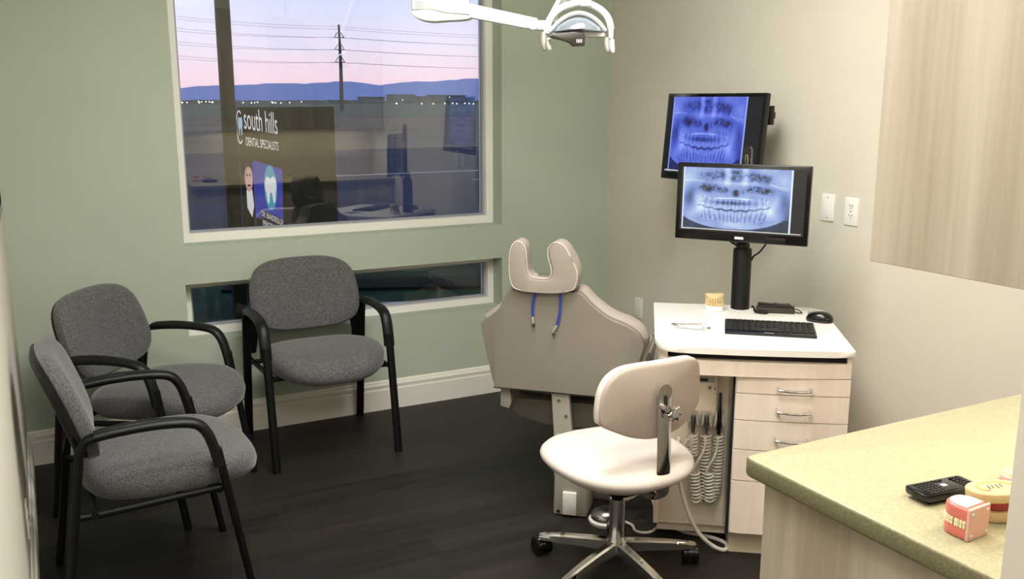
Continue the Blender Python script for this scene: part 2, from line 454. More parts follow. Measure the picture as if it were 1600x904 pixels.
# ------------------------------------------------------------------ guest chairs (front = -Y)
def make_guest_chair(name, label, loc, rz, group):
    t = thing(name, label, 'chair', loc, rz, group)
    fx = .2825
    # padded seat: waterfall front, bulging sides
    out = []
    for x, y in superell(.268, .265, 2.9, 72):
        y2 = y - .066
        if y < 0: y2 -= .022 * (1 - (x / .268) ** 2)
        out.append((x * (1 - .07 * max(0, y / .255)), y2))
    def sx(x, y, h):
        f = max(0, (-y - .17)) / .14
        return (x, y, .447 + h - .012 * max(0, y + .1) / .25 - .022 * f * f + .010 * (abs(x) / .26) ** 2 * (h > 0))
    bm = B(); pillow(bm, out, [(0, -.045), (.80, -.045), (.93, -.038), (.985, -.018), (1, .004), (.985, .022), (.95, .034), (.85, .043), (.6, .049), (.3, .051), (0, .051)], sx, (0, -.07))
    obj('seat', bm, M['fabric'], t)
    # backrest: rounded, curved around the sitter, reclined
    bo = []
    for x, y in superell(.264, .170, 3.7, 72):
        bo.append((x * (1 - .06 * max(0, y) / .170), y + .012 * (1 - (x / .266) ** 2) * (1 if y > 0 else -.4)))
    ca, sa = math.cos(rad(18)), math.sin(rad(18))
    def bx(x, y, h):   # h: towards the front
        yy = -h - .42 * x * x
        return (x, .230 + yy * ca + y * sa, .682 + y * ca - yy * sa * -1 * -.6)
    bm = B(); pillow(bm, bo, [(0, -.006), (.9, -.006), (.985, -.002), (1, .012), (.985, .030), (.94, .041), (.8, .048), (.5, .050), (0, .050)], bx, (0, 0))
    obj('backrest', bm, M['fabric'], t)
    bm = B(); pillow(bm, bo, [(0, -.030), (.85, -.028), (.95, -.018), (.965, -.004), (.9, -.004), (0, -.004)], bx, (0, 0))
    obj('back_shell', bm, M['blackplastic'], t)
    for s in (-1, 1):
        x = s * fx
        # front leg, rear leg, plastic armrest between them
        bm = B(); tube(bm, spline([(x, -.28, 0), (x, -.238, .25), (x, -.198, .49), (x, -.190, .54)], 4), (.0185, .0125), 14, side=(1, 0, 0))
        obj('leg', bm, M['blackmetal'], t)
        bm = B(); tube(bm, spline([(x, .28, 0), (x, .245, .25), (x, .218, .45), (x, .203, .555), (x, .196, .598), (x, .178, .626), (x, .14, .638)], 6), (.0195, .0135), 14, side=(1, 0, 0))
        obj('leg', bm, M['blackmetal'], t)
        bm = B(); tube(bm, spline([(x, .155, .637), (x, .10, .643), (x, 0, .647), (x, -.09, .641), (x, -.135, .627), (x, -.160, .598), (x, -.176, .555), (x, -.192, .485)], 8), (.0255, .0165), 18, side=(1, 0, 0))
        tube(bm, spline([(x, .14, .652), (x, .05, .660), (x, -.06, .656), (x, -.125, .642), (x, -.155, .618)], 6), (.014, .006), 10, side=(1, 0, 0))
        obj('armrest', bm, M['blackplastic'], t)
        # seat rail under the cushion, bent down from the rear leg
        xi = s * .262
        bm = B(); tube(bm, spline([(xi + s * .012, .238, .395), (xi, .20, .385), (xi, .10, .388), (xi, -.08, .397), (xi, -.215, .402)], 6), .0115, 10)
        obj('side_rail', bm, M['blackmetal'], t)
        # upright plate carrying the backrest
        bm = B(); tube(bm, spline([(s * .268, .228, .42), (s * .255, .205, .52), (s * .225, .205, .60), (s * .19, .222, .67)], 6), (.030, .008), 10, side=(1, 0, 0))
        obj('back_bracket', bm, M['blackmetal'], t)
    bm = B(); tube(bm, [(-.27, -.19, .398), (.27, -.19, .398)], .0115, 10); obj('crossbar', bm, M['blackmetal'], t)
    bm = B(); tube(bm, [(-.275, .17, .388), (.275, .17, .388)], .0115, 10); obj('crossbar', bm, M['blackmetal'], t)
    return t
GRP = 'grey waiting chairs along the window wall and left wall'
c2 = make_guest_chair('guest_chair', 'grey tweed armchair standing directly under the window, facing the camera', (1.14, 4.135, 0), 0, GRP)
c1 = copy_tree(c2); c1.location = (.381, 3.875, 0); c1.rotation_euler.z = rad(52)
c1['label'] = 'grey tweed armchair turned diagonally in the room corner, behind the nearest chair'
c3 = copy_tree(c2); c3.location = (.262, 3.12, 0); c3.rotation_euler.z = rad(90)
c3['label'] = 'grey tweed armchair nearest the camera, backed against the left wall'

# ------------------------------------------------------------------ dental chair (seen from behind, +Y = the way it faces)
DC_RZ = -math.atan2(.68, .73)
dc = thing('dental_chair', 'taupe upholstered dental treatment chair with U-shaped headrest, seen from behind', 'dental chair', (1.77, 2.9, 0), DC_RZ)
shell = [(-.300, .518), (-.335, .668), (-.350, .743), (-.346, .764), (-.318, .787), (-.278, .823), (-.258, .866), (-.236, .892), (-.20, .897), (-.092, .896), (.012, .899), (.042, .890), (.079, .852), (.144, .806), (.208, .783), (.250, .757), (.272, .722), (.273, .700), (.256, .636), (.231, .512), (.222, .503), (.11, .503), (-.131, .507), (-.288, .509)]
so = smooth_outline(shell, 3)
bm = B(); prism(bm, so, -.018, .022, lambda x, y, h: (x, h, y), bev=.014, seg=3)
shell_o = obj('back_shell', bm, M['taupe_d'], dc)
bm = B(); tube(bm, [(-.035 + (x + .035) * .992, -.0135, .70 + (y - .70) * .99) for x, y in so], .0026, 6, closed=True); obj('piping', bm, M['taupe'], shell_o)
def flat(x, y, h): return (x, .022 + h, y)
co_ = [(-.035 + (x + .035) * 1.035, .70 + (y - .70) * 1.0 + .012) for x, y in so]
bm = B(); pillow(bm, co_, [(0, .0), (.93, 0), (.94, .010), (.985, .022), (1.0, .042), (1.0, .068), (.975, .092), (.9, .10), (.5, .095), (0, .085)], flat, (-.035, .70))
obj('back_cushion', bm, M['taupe'], dc)
hr = [(-.236, 1.034), (-.237, .969), (-.227, .921), (-.208, .902), (-.17, .897), (-.095, .895), (-.03, .900), (.014, .911), (.028, .938), (.030, .982), (.008, 1.029), (-.016, 1.072), (-.041, 1.089), (-.066, 1.086), (-.082, 1.065), (-.083, 1.033), (-.071, .993), (-.071, .966), (-.086, .951), (-.137, .951), (-.157, .963), (-.165, .989), (-.170, 1.050), (-.182, 1.078), (-.207, 1.088), (-.227, 1.069)]
bm = B(); prism(bm, smooth_outline(hr, 4), -.03, .065, lambda x, y, h: (x, h - .01, y), bev=.012, seg=4)
hro = obj('headrest', bm, M['taupe'], dc)
# piping seam along the rear edge of the headrest
hc = (sum(p[0] for p in hr) / len(hr), sum(p[1] for p in hr) / len(hr))
bm = B(); tube(bm, [(hc[0] + (x - hc[0]) * .965, -.0385, hc[1] + (y - hc[1]) * .965) for x, y in smooth_outline(hr, 4)], .0015, 6, closed=True)
obj('piping', bm, M['cream'], hro)
# headrest bar
bm = B(); box2(bm, (-.13, .0, .82), (-.07, .014, .96)); obj('headrest_bar', bm, M['steel'], dc)
# seat and leg rest going away from the viewer
so2 = superell(.27, .43, 5, 48, -.035, .54)
bm = B(); pillow(bm, so2, [(0, -.05), (.93, -.05), (.99, -.03), (1, 0), (.98, .03), (.9, .045), (0, .04)], lambda x, y, h: (x, y, .49 + h)); obj('seat', bm, M['taupe'], dc)
so3 = superell(.235, .19, 5, 48, -.035, 1.12)
bm = B(); pillow(bm, so3, [(0, -.04), (.93, -.04), (1, 0), (.96, .03), (0, .035)], lambda x, y, h: (x, y, .49 + h - (y - .93) * .28)); obj('leg_rest', bm, M['taupe'], dc)
# seat pan visible below the back: shallow dished housing
bm = B()
pan = [(-.28, .50), (-.27, .465), (-.22, .425), (-.12, .40), (.0, .395), (.12, .405), (.20, .43), (.225, .47), (.225, .50)]
prism(bm, pan, .06, .80, lambda x, y, h: (x, h, y - .055), bev=.008); obj('seat_housing', bm, M['darkframe'], dc)
# rear lift column: narrow neck bolted into a lower box
bm = B(); prism(bm, [(-.076, .52), (-.008, .52), (.012, .30), (.012, .16), (-.062, .16), (-.062, .30)], -.002, .03, lambda x, y, h: (x, h, y), bev=.003)
nk = obj('lift_neck', bm, M['chairplastic'], dc)
for x, z in ((-.045, .47), (-.016, .41)):
    bm = B(); cyl(bm, (x, -.006, z), (x, .0, z), .006, 12); obj('bolt', bm, M['darkframe'], nk)
bm = B(); prism(bm, [(-.062, .004), (.069, .004), (.062, .30), (.03, .335), (-.055, .335)], -.02, .14, lambda x, y, h: (x, h + .012, y), bev=.006)
cb = obj('lift_box', bm, M['chairplastic'], dc)
bm = B(); box2(bm, (-.022, -.022, .012), (.032, -.006, .105), bev=.003); obj('switch_cover', bm, M['white_pl'], cb)
bm = B(); cyl(bm, (-.041, -.0105, .018), (-.041, -.0075, .018), .0075, 16); obj('cable_hole', bm, M['slot_dark'], cb)
bm = B(); box2(bm, (-.085, .17, 0), (.17, .95, .05), bev=.012); box2(bm, (-.075, .20, .05), (.11, .62, .36), bev=.02); obj('base', bm, M['darkframe'], dc)
bm = B(); prism(bm, [(-.284, .505), (-.286, .42), (-.250, .412), (-.240, .44), (-.248, .505)], .02, .06, lambda x, y, h: (x, h, y), bev=.004); obj('arm_bracket', bm, M['chairplastic'], dc)
# right armrest, looping forward from the back
bm = B(); tube(bm, spline([(.246, .06, .60), (.262, .08, .655), (.271, .105, .69), (.272, .15, .70), (.262, .20, .695)], 8), (.018, .014), 14, side=(1, 0, 0))
obj('armrest', bm, M['chairplastic'], dc)
bm = B(); tube(bm, spline([(.262, .09, .585), (.272, .11, .625), (.280, .13, .640), (.282, .15, .61), (.276, .15, .57)], 8), .008, 10)
obj('arm_linkage', bm, M['grey_en'], dc)

# bib cord draped over the back
bc = thing('bib_cord', 'blue bib cord with a silver clip at each end, hanging below the dental chair headrest', 'bib cord', (1.77, 2.9, 0), DC_RZ)
ends = []
for pts in ([(-.134, .893), (-.141, .868), (-.145, .83), (-.144, .80)], [(-.040, .898), (-.038, .86), (-.040, .82), (-.050, .772)]):
    bm = B(); (x0, z0), (x1, z1) = pts[0], pts[-1]
    loop = [(x - .0035, -.024, z) for x, z in pts] + [(x1, -.024, z1 - .005)] + [(x + .0035, -.024, z) for x, z in pts[::-1]]
    tube(bm, spline(loop, 6), .0026, 8); obj('cord', bm, M['blue_cord'], bc)
    ends.append(pts[-1])
for (x, z), dx in zip(ends, (.004, -.012)):
    bm = B(); prism(bm, [(x - .004, z), (x + .004, z), (x + .006 + dx, z - .022), (x + .005 + dx, z - .038), (x - .005 + dx, z - .038), (x - .007 + dx, z - .022)], -.029, -.020, lambda a, b, h: (a, h, b), bev=.001)
    obj('clip', bm, M['chrome'], bc)

# ------------------------------------------------------------------ operator stool
st = thing('operator_stool', 'pale beige operator stool on a chrome five-star base with casters', 'stool', (1.688, 2.45, 0), 0)
def stx(x, y, h):
    r = math.hypot(x, y + .03) / .25
    return (x, y, .418 + h + .012 * (x / .25) ** 2)
bm = B(); pillow(bm, superell(.243, .248, 2.35, 72, -.024, -.02), [(0, -.052), (.55, -.050), (.80, -.036), (.94, -.014), (.99, 0), (1, .010), (.985, .020), (.93, .034), (.8, .047), (.55, .055), (.3, .057), (0, .057)], stx, (-.024, -.02))
obj('seat', bm, M['cream'], st)
rear = [(a + .022, b) for a, b in [(-.232, .640), (-.230, .69), (-.220, .735), (-.196, .772), (-.152, .796), (-.09, .802), (.014, .800), (.10, .798), (.140, .784), (.152, .744), (.153, .655), (.124, .611), (.06, .574), (-.035, .560), (-.113, .573), (-.182, .603), (-.222, .625)]]
ro = smooth_outline(rear, 4)
def bkx(x, y, h): return (x, -.225 + h - .55 * (x + .04) ** 2 * -1 - .0 * y, y)
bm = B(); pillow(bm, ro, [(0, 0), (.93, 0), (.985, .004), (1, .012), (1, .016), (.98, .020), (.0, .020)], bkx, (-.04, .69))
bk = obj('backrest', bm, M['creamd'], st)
bm = B(); pillow(bm, [(-.04 + (x + .04) * 1.0, .69 + (y - .69) * 1.02) for x, y in ro], [(0, .018), (.97, .018), (1, .026), (1.0, .042), (.96, .056), (.8, .062), (0, .064)], bkx, (-.04, .69))
obj('back_pad', bm, M['cream'], bk)
bm = B(); tube(bm, [(a, bkx(a, b, .018)[1], b) for a, b in ro], .0022, 6, closed=True); obj('piping', bm, M['cream'], bk)
# chrome strap: flat bar bent under the seat
bm = B(); tube(bm, spline([(0, -.05, .352), (0, -.16, .352), (0, -.215, .357), (0, -.243, .378), (0, -.249, .42), (0, -.247, .55), (0, -.240, .715)], 6), (.0265, .0045), 12, side=(1, 0, 0))
lathe(bm, [(.0265, -.0045), (.0265, .0045)], (0, -.240, .715), 24, Matrix.Rotation(PI / 2, 4, 'X'))
strap = obj('back_strap', bm, M['chrome'], st)
bm = B(); box2(bm, (-.004, -.2505, .655), (.006, -.2435, .705), bev=.001); obj('strap_slot', bm, M['slot_dark'], strap)
star = [(( .027 if k % 2 == 0 else .017) * math.cos(PI * k / 6), (.027 if k % 2 == 0 else .017) * math.sin(PI * k / 6)) for k in range(12)]
bm = B(); prism(bm, smooth_outline(star, 4), 0, .022, lambda x, y, h: (x + .012, -.262 - h, y + .655), bev=.004); cyl(bm, (.012, -.246, .655), (.012, -.264, .655), .011)
kn = obj('adjusting_knob', bm, M['chrome'], st)
bm = B(); cyl(bm, (.012, -.2835, .655), (.012, -.2855, .655), .011, 18); obj('knob_cap', bm, M['grey_en'], kn)
bm = B(); cyl(bm, (-.014, -.246, .675), (-.014, -.272, .675), .010, 16); cyl(bm, (-.014, -.272, .675), (-.014, -.278, .675), .013, 6); obj('clamp_bolt', bm, M['chrome'], strap)
bm = B(); lathe(bm, [(.036, .085), (.036, .11), (.031, .125), (.0255, .135), (.0255, .272), (.0225, .275)], n=32); obj('column', bm, M['chrome'], st)
bm = B(); lathe(bm, [(.020, .272), (.020, .345)], n=24); box2(bm, (-.11, -.15, .345), (.11, .12, .368), bev=.004); tube(bm, [(.04, .0, .350), (.20, .06, .352)], .006, 8); obj('gas_lift', bm, M['blackmetal'], st)
for k in range(5):
    a = rad(55 + 72 * k); R3 = Matrix.Rotation(a, 4, 'Z')
    bm = B()
    secs = [(.02, .019, .078, .120), (.10, .0175, .076, .112), (.20, .015, .068, .098), (.270, .0135, .062, .085), (.288, .011, .064, .080)]
    rings = []
    for x, hw, z0, z1 in secs:
        rings.append([bm.verts.new(R3 @ Vector(p)) for p in ((x, -hw, z0), (x, hw, z0), (x, hw * .96, z1 - .006), (x, hw * .6, z1), (x, -hw * .6, z1), (x, -hw * .96, z1 - .006))])
    for p, q in zip(rings, rings[1:]):
        for i in range(6): bm.faces.new((p[i], p[(i + 1) % 6], q[(i + 1) % 6], q[i]))
    bm.faces.new(rings[0][::-1]); bm.faces.new(rings[-1])
    lg = obj('leg', bm, M['chrome'], st)
    # twin-wheel caster
    c = R3 @ Vector((.272, 0, 0)); a2 = a + rad([20, -35, 60, 10, 75][k]); ax = Vector((-math.sin(a2), math.cos(a2), 0)); dv = Vector((math.cos(a2), math.sin(a2), 0))
    bm = B(); ctr = c + dv * .014 + Vector((0, 0, .034))
    for s in (-1, 1):
        q = ax.to_track_quat('Z', 'Y').to_matrix().to_4x4()
        lathe(bm, [(.012, -.011), (.029, -.011), (.034, -.007), (.034, .007), (.029, .011), (.012, .011)], ctr + ax * s * .018, 24, q)
    cyl(bm, c + Vector((0, 0, .03)), c + Vector((0, 0, .068)), .007, 12)
    hood = [(.037 * math.cos(t), .037 * math.sin(t)) for t in [rad(d) for d in range(0, 181, 15)]] + [(-.024, 0), (-.018, .014), (0, .022), (.018, .014), (.024, 0)]
    prism(bm, hood, -.009, .009, lambda x, y, h: tuple(ctr + dv * x + Vector((0, 0, y)) + ax * h))
    obj('caster', bm, M['gloss_black'], lg)

# ------------------------------------------------------------------ mobile dental cabinet (front = -Y)
CB_RZ = rad(-36.3); CB = Matrix.Translation((2.3245, 2.5735, 0)) @ Matrix.Rotation(CB_RZ, 4, 'Z')
cab = thing('dental_cabinet', 'pale birch dental delivery cabinet with white top and chrome drawer handles', 'cabinet', (2.3245, 2.5735, 0), CB_RZ)
def bow(x0, x1, y0, y1, b, n=12):   # front edge from left to right, bulging to -Y
    return [(x0 + (x1 - x0) * k / n, y0 + (y1 - y0) * k / n - b * (1 - (2 * k / n - 1) ** 2)) for k in range(n + 1)]
top = [(-.336, .34), (-.330, -.24)] + [(-.325 + .06 * (1 - math.cos(rad(a))), -.26 - .092 * math.sin(rad(a))) for a in range(10, 90, 16)] + bow(-.262, .318, -.356, -.340, .012)[0:] + [(.333, -.328), (.333, .295), (.29, .34)]
bm = B(); prism(bm, top, .758, .780, bev=.003); obj('worktop', bm, M['white_top'], cab)
body = [(-.315, .33), (-.315, -.23)] + [(-.315 + .05 * (1 - math.cos(rad(a))), -.24 - .09 * math.sin(rad(a))) for a in range(10, 90, 16)] + bow(-.262, .325, -.340, -.322, .014) + [(.325, .33)]
bm = B(); prism(bm, body, .680, .731, bev=.002); obj('apron', bm, M['lam'], cab, smooth=True)
# tray slot: dark block painted for the shade inside, with end cheeks
bm = B(); prism(bm, [(-.29, .32), (-.29, -.30), (-.24, -.318), (.31, -.306), (.31, .32)], .731, .758); obj('tray_recess', bm, M['slot_dark'], cab, smooth=False)
bm = B(); prism(bm, [(-.315, .33), (-.315, -.26), (-.285, -.33), (-.285, .33)], .731, .758); prism(bm, [(.310, .33), (.310, -.325), (.325, -.322), (.325, .33)], .731, .758)
obj('slot_cheek', bm, M['lam'], cab, smooth=False)
# carcass
bm = B(); box2(bm, (-.315, -.225, .07), (-.297, .33, .68)); obj('side_panel', bm, M['lam'], cab, smooth=False)
bm = B(); box2(bm, (-.297, .31, .07), (-.052, .33, .68)); obj('back_panel', bm, M['lam'], cab, smooth=False)
bm = B(); box2(bm, (-.052, -.308, .10), (.325, .33, .68)); obj('carcass', bm, M['lam'], cab, smooth=False)
bm = B(); box2(bm, (-.045, -.27, .0), (.315, .31, .10)); box2(bm, (-.30, -.20, .035), (-.045, .31, .07)); obj('plinth', bm, M['bay'], cab, smooth=False)
bm = B(); box2(bm, (-.297, -.215, .07), (-.064, -.20, .68)); obj('bay_panel', bm, M['bay'], cab, smooth=False)
bm = B(); box2(bm, (-.064, -.312, .085), (-.060, -.20, .68)); obj('edge_strip', bm, M['steel'], cab, smooth=False)
bm = B(); box2(bm, (-.060, -.311, .085), (-.052, -.20, .68)); obj('edge_gap', bm, M['slot_dark'], cab, smooth=False)
zs = [(.6185, .6775), (.5225, .6155), (.4155, .5195), (.3005, .4125), (.102, .2975)]
for i, (z0, z1) in enumerate(zs):
    bm = B(); prof = [(-.051, -.308), (-.051, -.322), (-.049, -.327), (-.045, -.330), (-.038, -.331)] + bow(-.02, .325, -.331, -.325, .004) + [(.325, -.308)]
    prism(bm, prof, z0, z1, bev=.0015); d = obj('drawer', bm, M['lam'], cab, smooth=False)
    zh = z0 + (z1 - z0) * (.42 if i else .36); hx = .141
    bm = B(); tube(bm, spline([(hx - .054, -.330, zh + .004), (hx - .054, -.348, zh + .002), (hx - .047, -.357, zh), (hx, -.361, zh - .002), (hx + .047, -.357, zh), (hx + .054, -.348, zh + .002), (hx + .054, -.328, zh + .004)], 5), .0045, 10)
    obj('handle', bm, M['chrome'], d)
# control head with display, knob and handpiece holders
bm = B(); box2(bm, (-.20, -.235, .47), (-.105, -.215, .655), bev=.004); cp = obj('control_panel', bm, M['bay'], cab)
bm = B(); box2(bm, (-.175, -.238, .622), (-.118, -.234, .640)); obj('display', bm, M['gasket'], cp, smooth=False)
bm = B(); box2(bm, (-.170, -.2395, .626), (-.140, -.2375, .636)); obj('display_window', bm, M['slot_dark'], cp, smooth=False)
bm = B(); cyl(bm, (-.132, -.235, .604), (-.132, -.243, .604), .006, 14); obj('knob', bm, M['steel'], cp)
bm = B(); cyl(bm, (-.114, -.235, .600), (-.114, -.240, .600), .003, 10); obj('button', bm, M['steel'], cp)
for hx in (-.186, -.140, -.096):
    bm = B()
    for s in (-1, 1): prism(bm, [(hx + s * .008, .515), (hx + s * .016, .51), (hx + s * .021, .475), (hx + s * .014, .468), (hx + s * .008, .49)], -.275, -.228, lambda x, y, h: (x, h, y), bev=.003)
    box2(bm, (hx - .016, -.245, .488), (hx + .016, -.228, .517), bev=.004)
    obj('handpiece_holder', bm, M['grey_en'] if hx < -.15 else M['chairplastic'], cp)

def coil(bm, path, R, pitch, r):
    P = spline(path, 14); L = [0]
    for a, b in zip(P, P[1:]): L.append(L[-1] + (b - a).length)
    tot = L[-1]; n = int(tot / pitch * 11); out = []; j = 0; u = Vector((0, 1, 0))
    for k in range(n + 1):
        s = tot * k / n
        while j < len(P) - 2 and L[j + 1] < s: j += 1
        t = (s - L[j]) / max(1e-9, L[j + 1] - L[j]); p = P[j].lerp(P[j + 1], t); d = (P[j + 1] - P[j]).normalized()
        uu = (u - d * u.dot(d)).normalized(); ww = d.cross(uu); a = s / pitch * 2 * PI
        out.append(p + uu * math.cos(a) * R + ww * math.sin(a) * R)
    tube(bm, out, r, 6)
    return out
def handpiece(label, hx, tip, zb, x2, z2):
    t = thing('handpiece', label, 'handpiece', tuple(CB @ Vector((hx, -.25, .49))), CB_RZ, 'coiled handpieces hanging in the cabinet bay')
    bm = B(); y = 0
    lathe(bm, [(.004, -.055), (.007, -.05), (.0085, -.02), (.0085, .01), (.006, tip * .6), (.0055, tip), (0, tip + .002)], (0, y - .004, 0), 14); obj('body', bm, M['gloss_black'] if tip > .05 else M['steel'], t)
    bm = B(); coil(bm, [(.003, .012, -.06), (.004, .014, -.14), (0, .014, zb + .05 - .49), (-.010, .012, zb + .012 - .49), (-.022, .004, zb - .49), (x2 - hx + .008, -.005, zb + .02 - .49), (x2 - hx, -.006, z2 - .49)], .0150, .0125, .0044)
    obj('coiled_hose', bm, M['hose'], t)
    bm = B(); tube(bm, spline([(0, 0, -.05), (-.004, -.008, -.11), (x2 - hx + .010, -.014, z2 - .49 + .05), (x2 - hx - .008, -.012, z2 - .49 + .012), (x2 - hx, -.008, z2 - .49 - .004)], 6), .0042, 8); obj('hose_lead', bm, M['hose'], t)
    return t
handpiece('leftmost steel handpiece in the cabinet bay, half hidden behind the stool back', -.186, .012, .335, -.208, .37)
handpiece('steel handpiece between two others in the cabinet bay, its ivory coil hanging lowest', -.140, .016, .180, -.172, .29)
handpiece('tall black-bodied handpiece with ivory coil, beside the drawers', -.096, .100, .182, -.124, .29)

# white suction hose looping to the floor, and foot control
vh = thing('suction_hose', 'plain white hose hanging from the cabinet bay and looping on the floor', 'hose', tuple(CB @ Vector((-.225, -.25, 0))), CB_RZ)
Ci = Matrix.Rotation(-CB_RZ, 4, 'Z') @ Matrix.Translation(-vh.location)
hp = [tuple(CB @ Vector((-.232, -.212, .40))), tuple(CB @ Vector((-.236, -.25, .38))), (1.962, 2.472, .31), (1.966, 2.465, .26), (1.981, 2.453, .19), (2.001, 2.439, .126), (2.030, 2.423, .07), (2.070, 2.402, .028), (2.105, 2.388, .0085), (2.130, 2.390, .0085), (2.150, 2.430, .0085), (2.125, 2.50, .0085), (2.072, 2.575, .0085), (2.055, 2.66, .02), (2.10, 2.78, .05)]
bm = B(); tube(bm, [Ci @ p for p in spline(hp, 10)], .0075, 12); obj('tube', bm, M['hose'], vh)
fc = thing('foot_control', 'round chrome foot pedal with white base ring on the dark floor', 'foot pedal', (1.868, 2.787, 0), 0)
bm = B(); lathe(bm, [(.064, 0), (.067, .004), (.067, .014), (.060, .020)], n=40); obj('base_ring', bm, M['white_pl'], fc)
bm = B(); lathe(bm, [(.058, .018), (.058, .026), (.053, .040), (.039, .052), (.02, .058), (0, .059)], n=40); obj('pedal_dome', bm, M['steel'], fc)
bm = B(); tube(bm, spline([(.03, -.03, .045), (.035, -.035, .085), (.06, -.045, .105), (.11, -.04, .115), (.16, -.02, .11), (.17, .02, .085), (.13, .05, .05)], 8), (.004, .014), 10); obj('carry_bow', bm, M['chrome'], fc)
bm = B(); tube(bm, [Vector(p) - Vector((1.868, 2.787, 0)) for p in spline([(1.915, 2.750, .012), (1.930, 2.70, .009), (1.915, 2.655, .009), (1.94, 2.625, .009), (1.985, 2.63, .009), (2.035, 2.675, .012), (2.075, 2.76, .04), (2.09, 2.82, .10)], 8)], .0055, 10); obj('cord', bm, M['hose'], fc)

# ------------------------------------------------------------------ things on the cabinet top
ZT = .780
def on_cab(x, y, z=ZT): return tuple(CB @ Vector((x, y, z)))
kb = thing('keyboard', 'black computer keyboard lying at the front of the white cabinet top', 'keyboard', on_cab(.080, -.088), CB_RZ + rad(-4))
bm = B(); prism(bm, [(-.080, .0), (.080, .0), (.080, .019), (.070, .021), (-.072, .010), (-.080, .007)], -.158, .158, lambda x, y, h: (h, x, y), bev=.002); obj('case', bm, M['gloss_black'], kb)
bm = B(); box2(bm, (-.008, -.0011, 0), (.008, .0011, .0), ); bm.free()
kbm = bmesh.new(); box(kbm, (0, 0, .0025), (.0175, .0175, .005), bev=.0015)
key0 = None
slope = math.atan2(.011, .142)
for r in range(6):
    yk = .060 - r * .0205 - (.004 if r else 0); zk = .0205 - (.070 - yk) * math.tan(slope)
    for c in range(15):
        if r == 5 and 4 <= c <= 8 and c != 6: continue
        if key0 is None:
            o = key0 = obj('key', kbm, M['key'], kb)
        else:
            o = key0.copy(); COL.objects.link(o); o.parent = kb
        o.location = (-.1435 + c * .0205, yk, zk); o.rotation_euler = (slope, 0, 0)
        if r == 5 and c == 6: o.scale = (5.6, 1, 1)
        if r == 0: o.scale = (1, .7, .8)
bm = B(); box2(bm, (-.022, -.0755, .0102), (.012, -.0715, .0106)); obj('logo_strip', bm, M['silver'], kb, smooth=False)

ms = thing('computer_mouse', 'black computer mouse at the right edge of the white cabinet top', 'mouse', on_cab(.285, .095), CB_RZ + rad(-25))
bm = B(); pillow(bm, [(x, y * (1 + .12 * math.copysign(1, -x) * 0)) for x, y in superell(.050, .031, 2.5, 40)], [(0, 0), (.96, 0), (1, .006), (.99, .014), (.9, .025), (.7, .033), (.4, .037), (0, .038)], lambda x, y, h: (x, y, h * (1 - 3.2 * max(0, -x) * 2 * (h > .01) * .5))); obj('shell', bm, M['gloss_black'], ms)
bm = B(); cyl(bm, (-.026, -.004, .030), (-.026, .004, .030), .0065, 16); obj('scroll_wheel', bm, M['grey_en'], ms)
bm = B(); box2(bm, (-.046, -.0008, .017), (-.012, .0008, .0335)); obj('button_split', bm, M['grey_en'], ms, smooth=False)

# dark handset lying on its cradle with a cord loop
ph = thing('corded_handset', 'black handset in a low cradle with a looped cord, behind the keyboard', 'handset', on_cab(.137, .225), CB_RZ + rad(-2))
bm = B(); box2(bm, (-.073, -.022, 0), (.073, .022, .022), bev=.003); obj('cradle', bm, M['brownblack'], ph)
bm = B(); prism(bm, [(-.068, .022), (-.066, .038), (-.010, .034), (.0, .037), (.012, .034), (.055, .036), (.062, .028), (.072, .026), (.072, .022)], -.014, .016, lambda x, y, h: (x, h, y), bev=.003); obj('handset', bm, M['gloss_black'], ph)
bm = B(); tube(bm, spline([(-.086, .028, .012), (-.085, .015, .018), (-.080, -.005, .014), (-.077, -.030, .006), (-.060, -.040, .005), (-.040, -.042, .005), (-.032, -.034, .006), (-.045, -.026, .006)], 7), .004, 8); obj('cord', bm, M['blackplastic'], ph)
bm = B(); tube(bm, spline([(.072, .008, .016), (.088, .004, .012), (.101, -.003, .005), (.098, -.012, .004), (.086, -.012, .004), (.074, -.004, .006)], 7), .0022, 8); obj('strap_loop', bm, M['blackplastic'], ph)

def arch(rx, ry, n, a0=-10, a1=190): return [(rx * math.cos(rad(a0 + (a1 - a0) * k / (n - 1))), ry * math.sin(rad(a0 + (a1 - a0) * k / (n - 1)))) for k in range(n)]
# small plaster jaw model
jm = thing('plaster_jaw_model', 'small cream plaster jaw model beside the monitor pole', 'jaw model', on_cab(-.097, .232), CB_RZ + rad(190))
def dshape(w, d, n=16): return [(-w, -d * .55), (w, -d * .55)] + [(w * math.cos(rad(180 * k / n)), d * math.sin(rad(180 * k / n))) for k in range(n + 1)]
for nm, z0, z1, m_, t0, t1 in (('lower_cast', 0, .022, M['white_pl'], .94, 1), ('upper_cast', .050, .066, M['plaster'], 1, .98)):
    bm = B(); prism(bm, dshape(.036, .034), z0, z1, bev=.003); obj(nm, bm, m_, jm)
bm = B(); prism(bm, dshape(.030, .029), .020, .052); obj('core', bm, M['cast_warm'], jm)
for zc, s in ((.029, 1), (.043, -1)):
    for (x, y) in arch(.0325, .0315, 13):
        bm = B(); lathe(bm, [(0, -.009 * s), (.0036, -.007 * s), (.0042, 0), (.0034, .006 * s), (0, .007 * s)], (x, y, zc), 10); obj('tooth', bm, M['plaster'], jm)

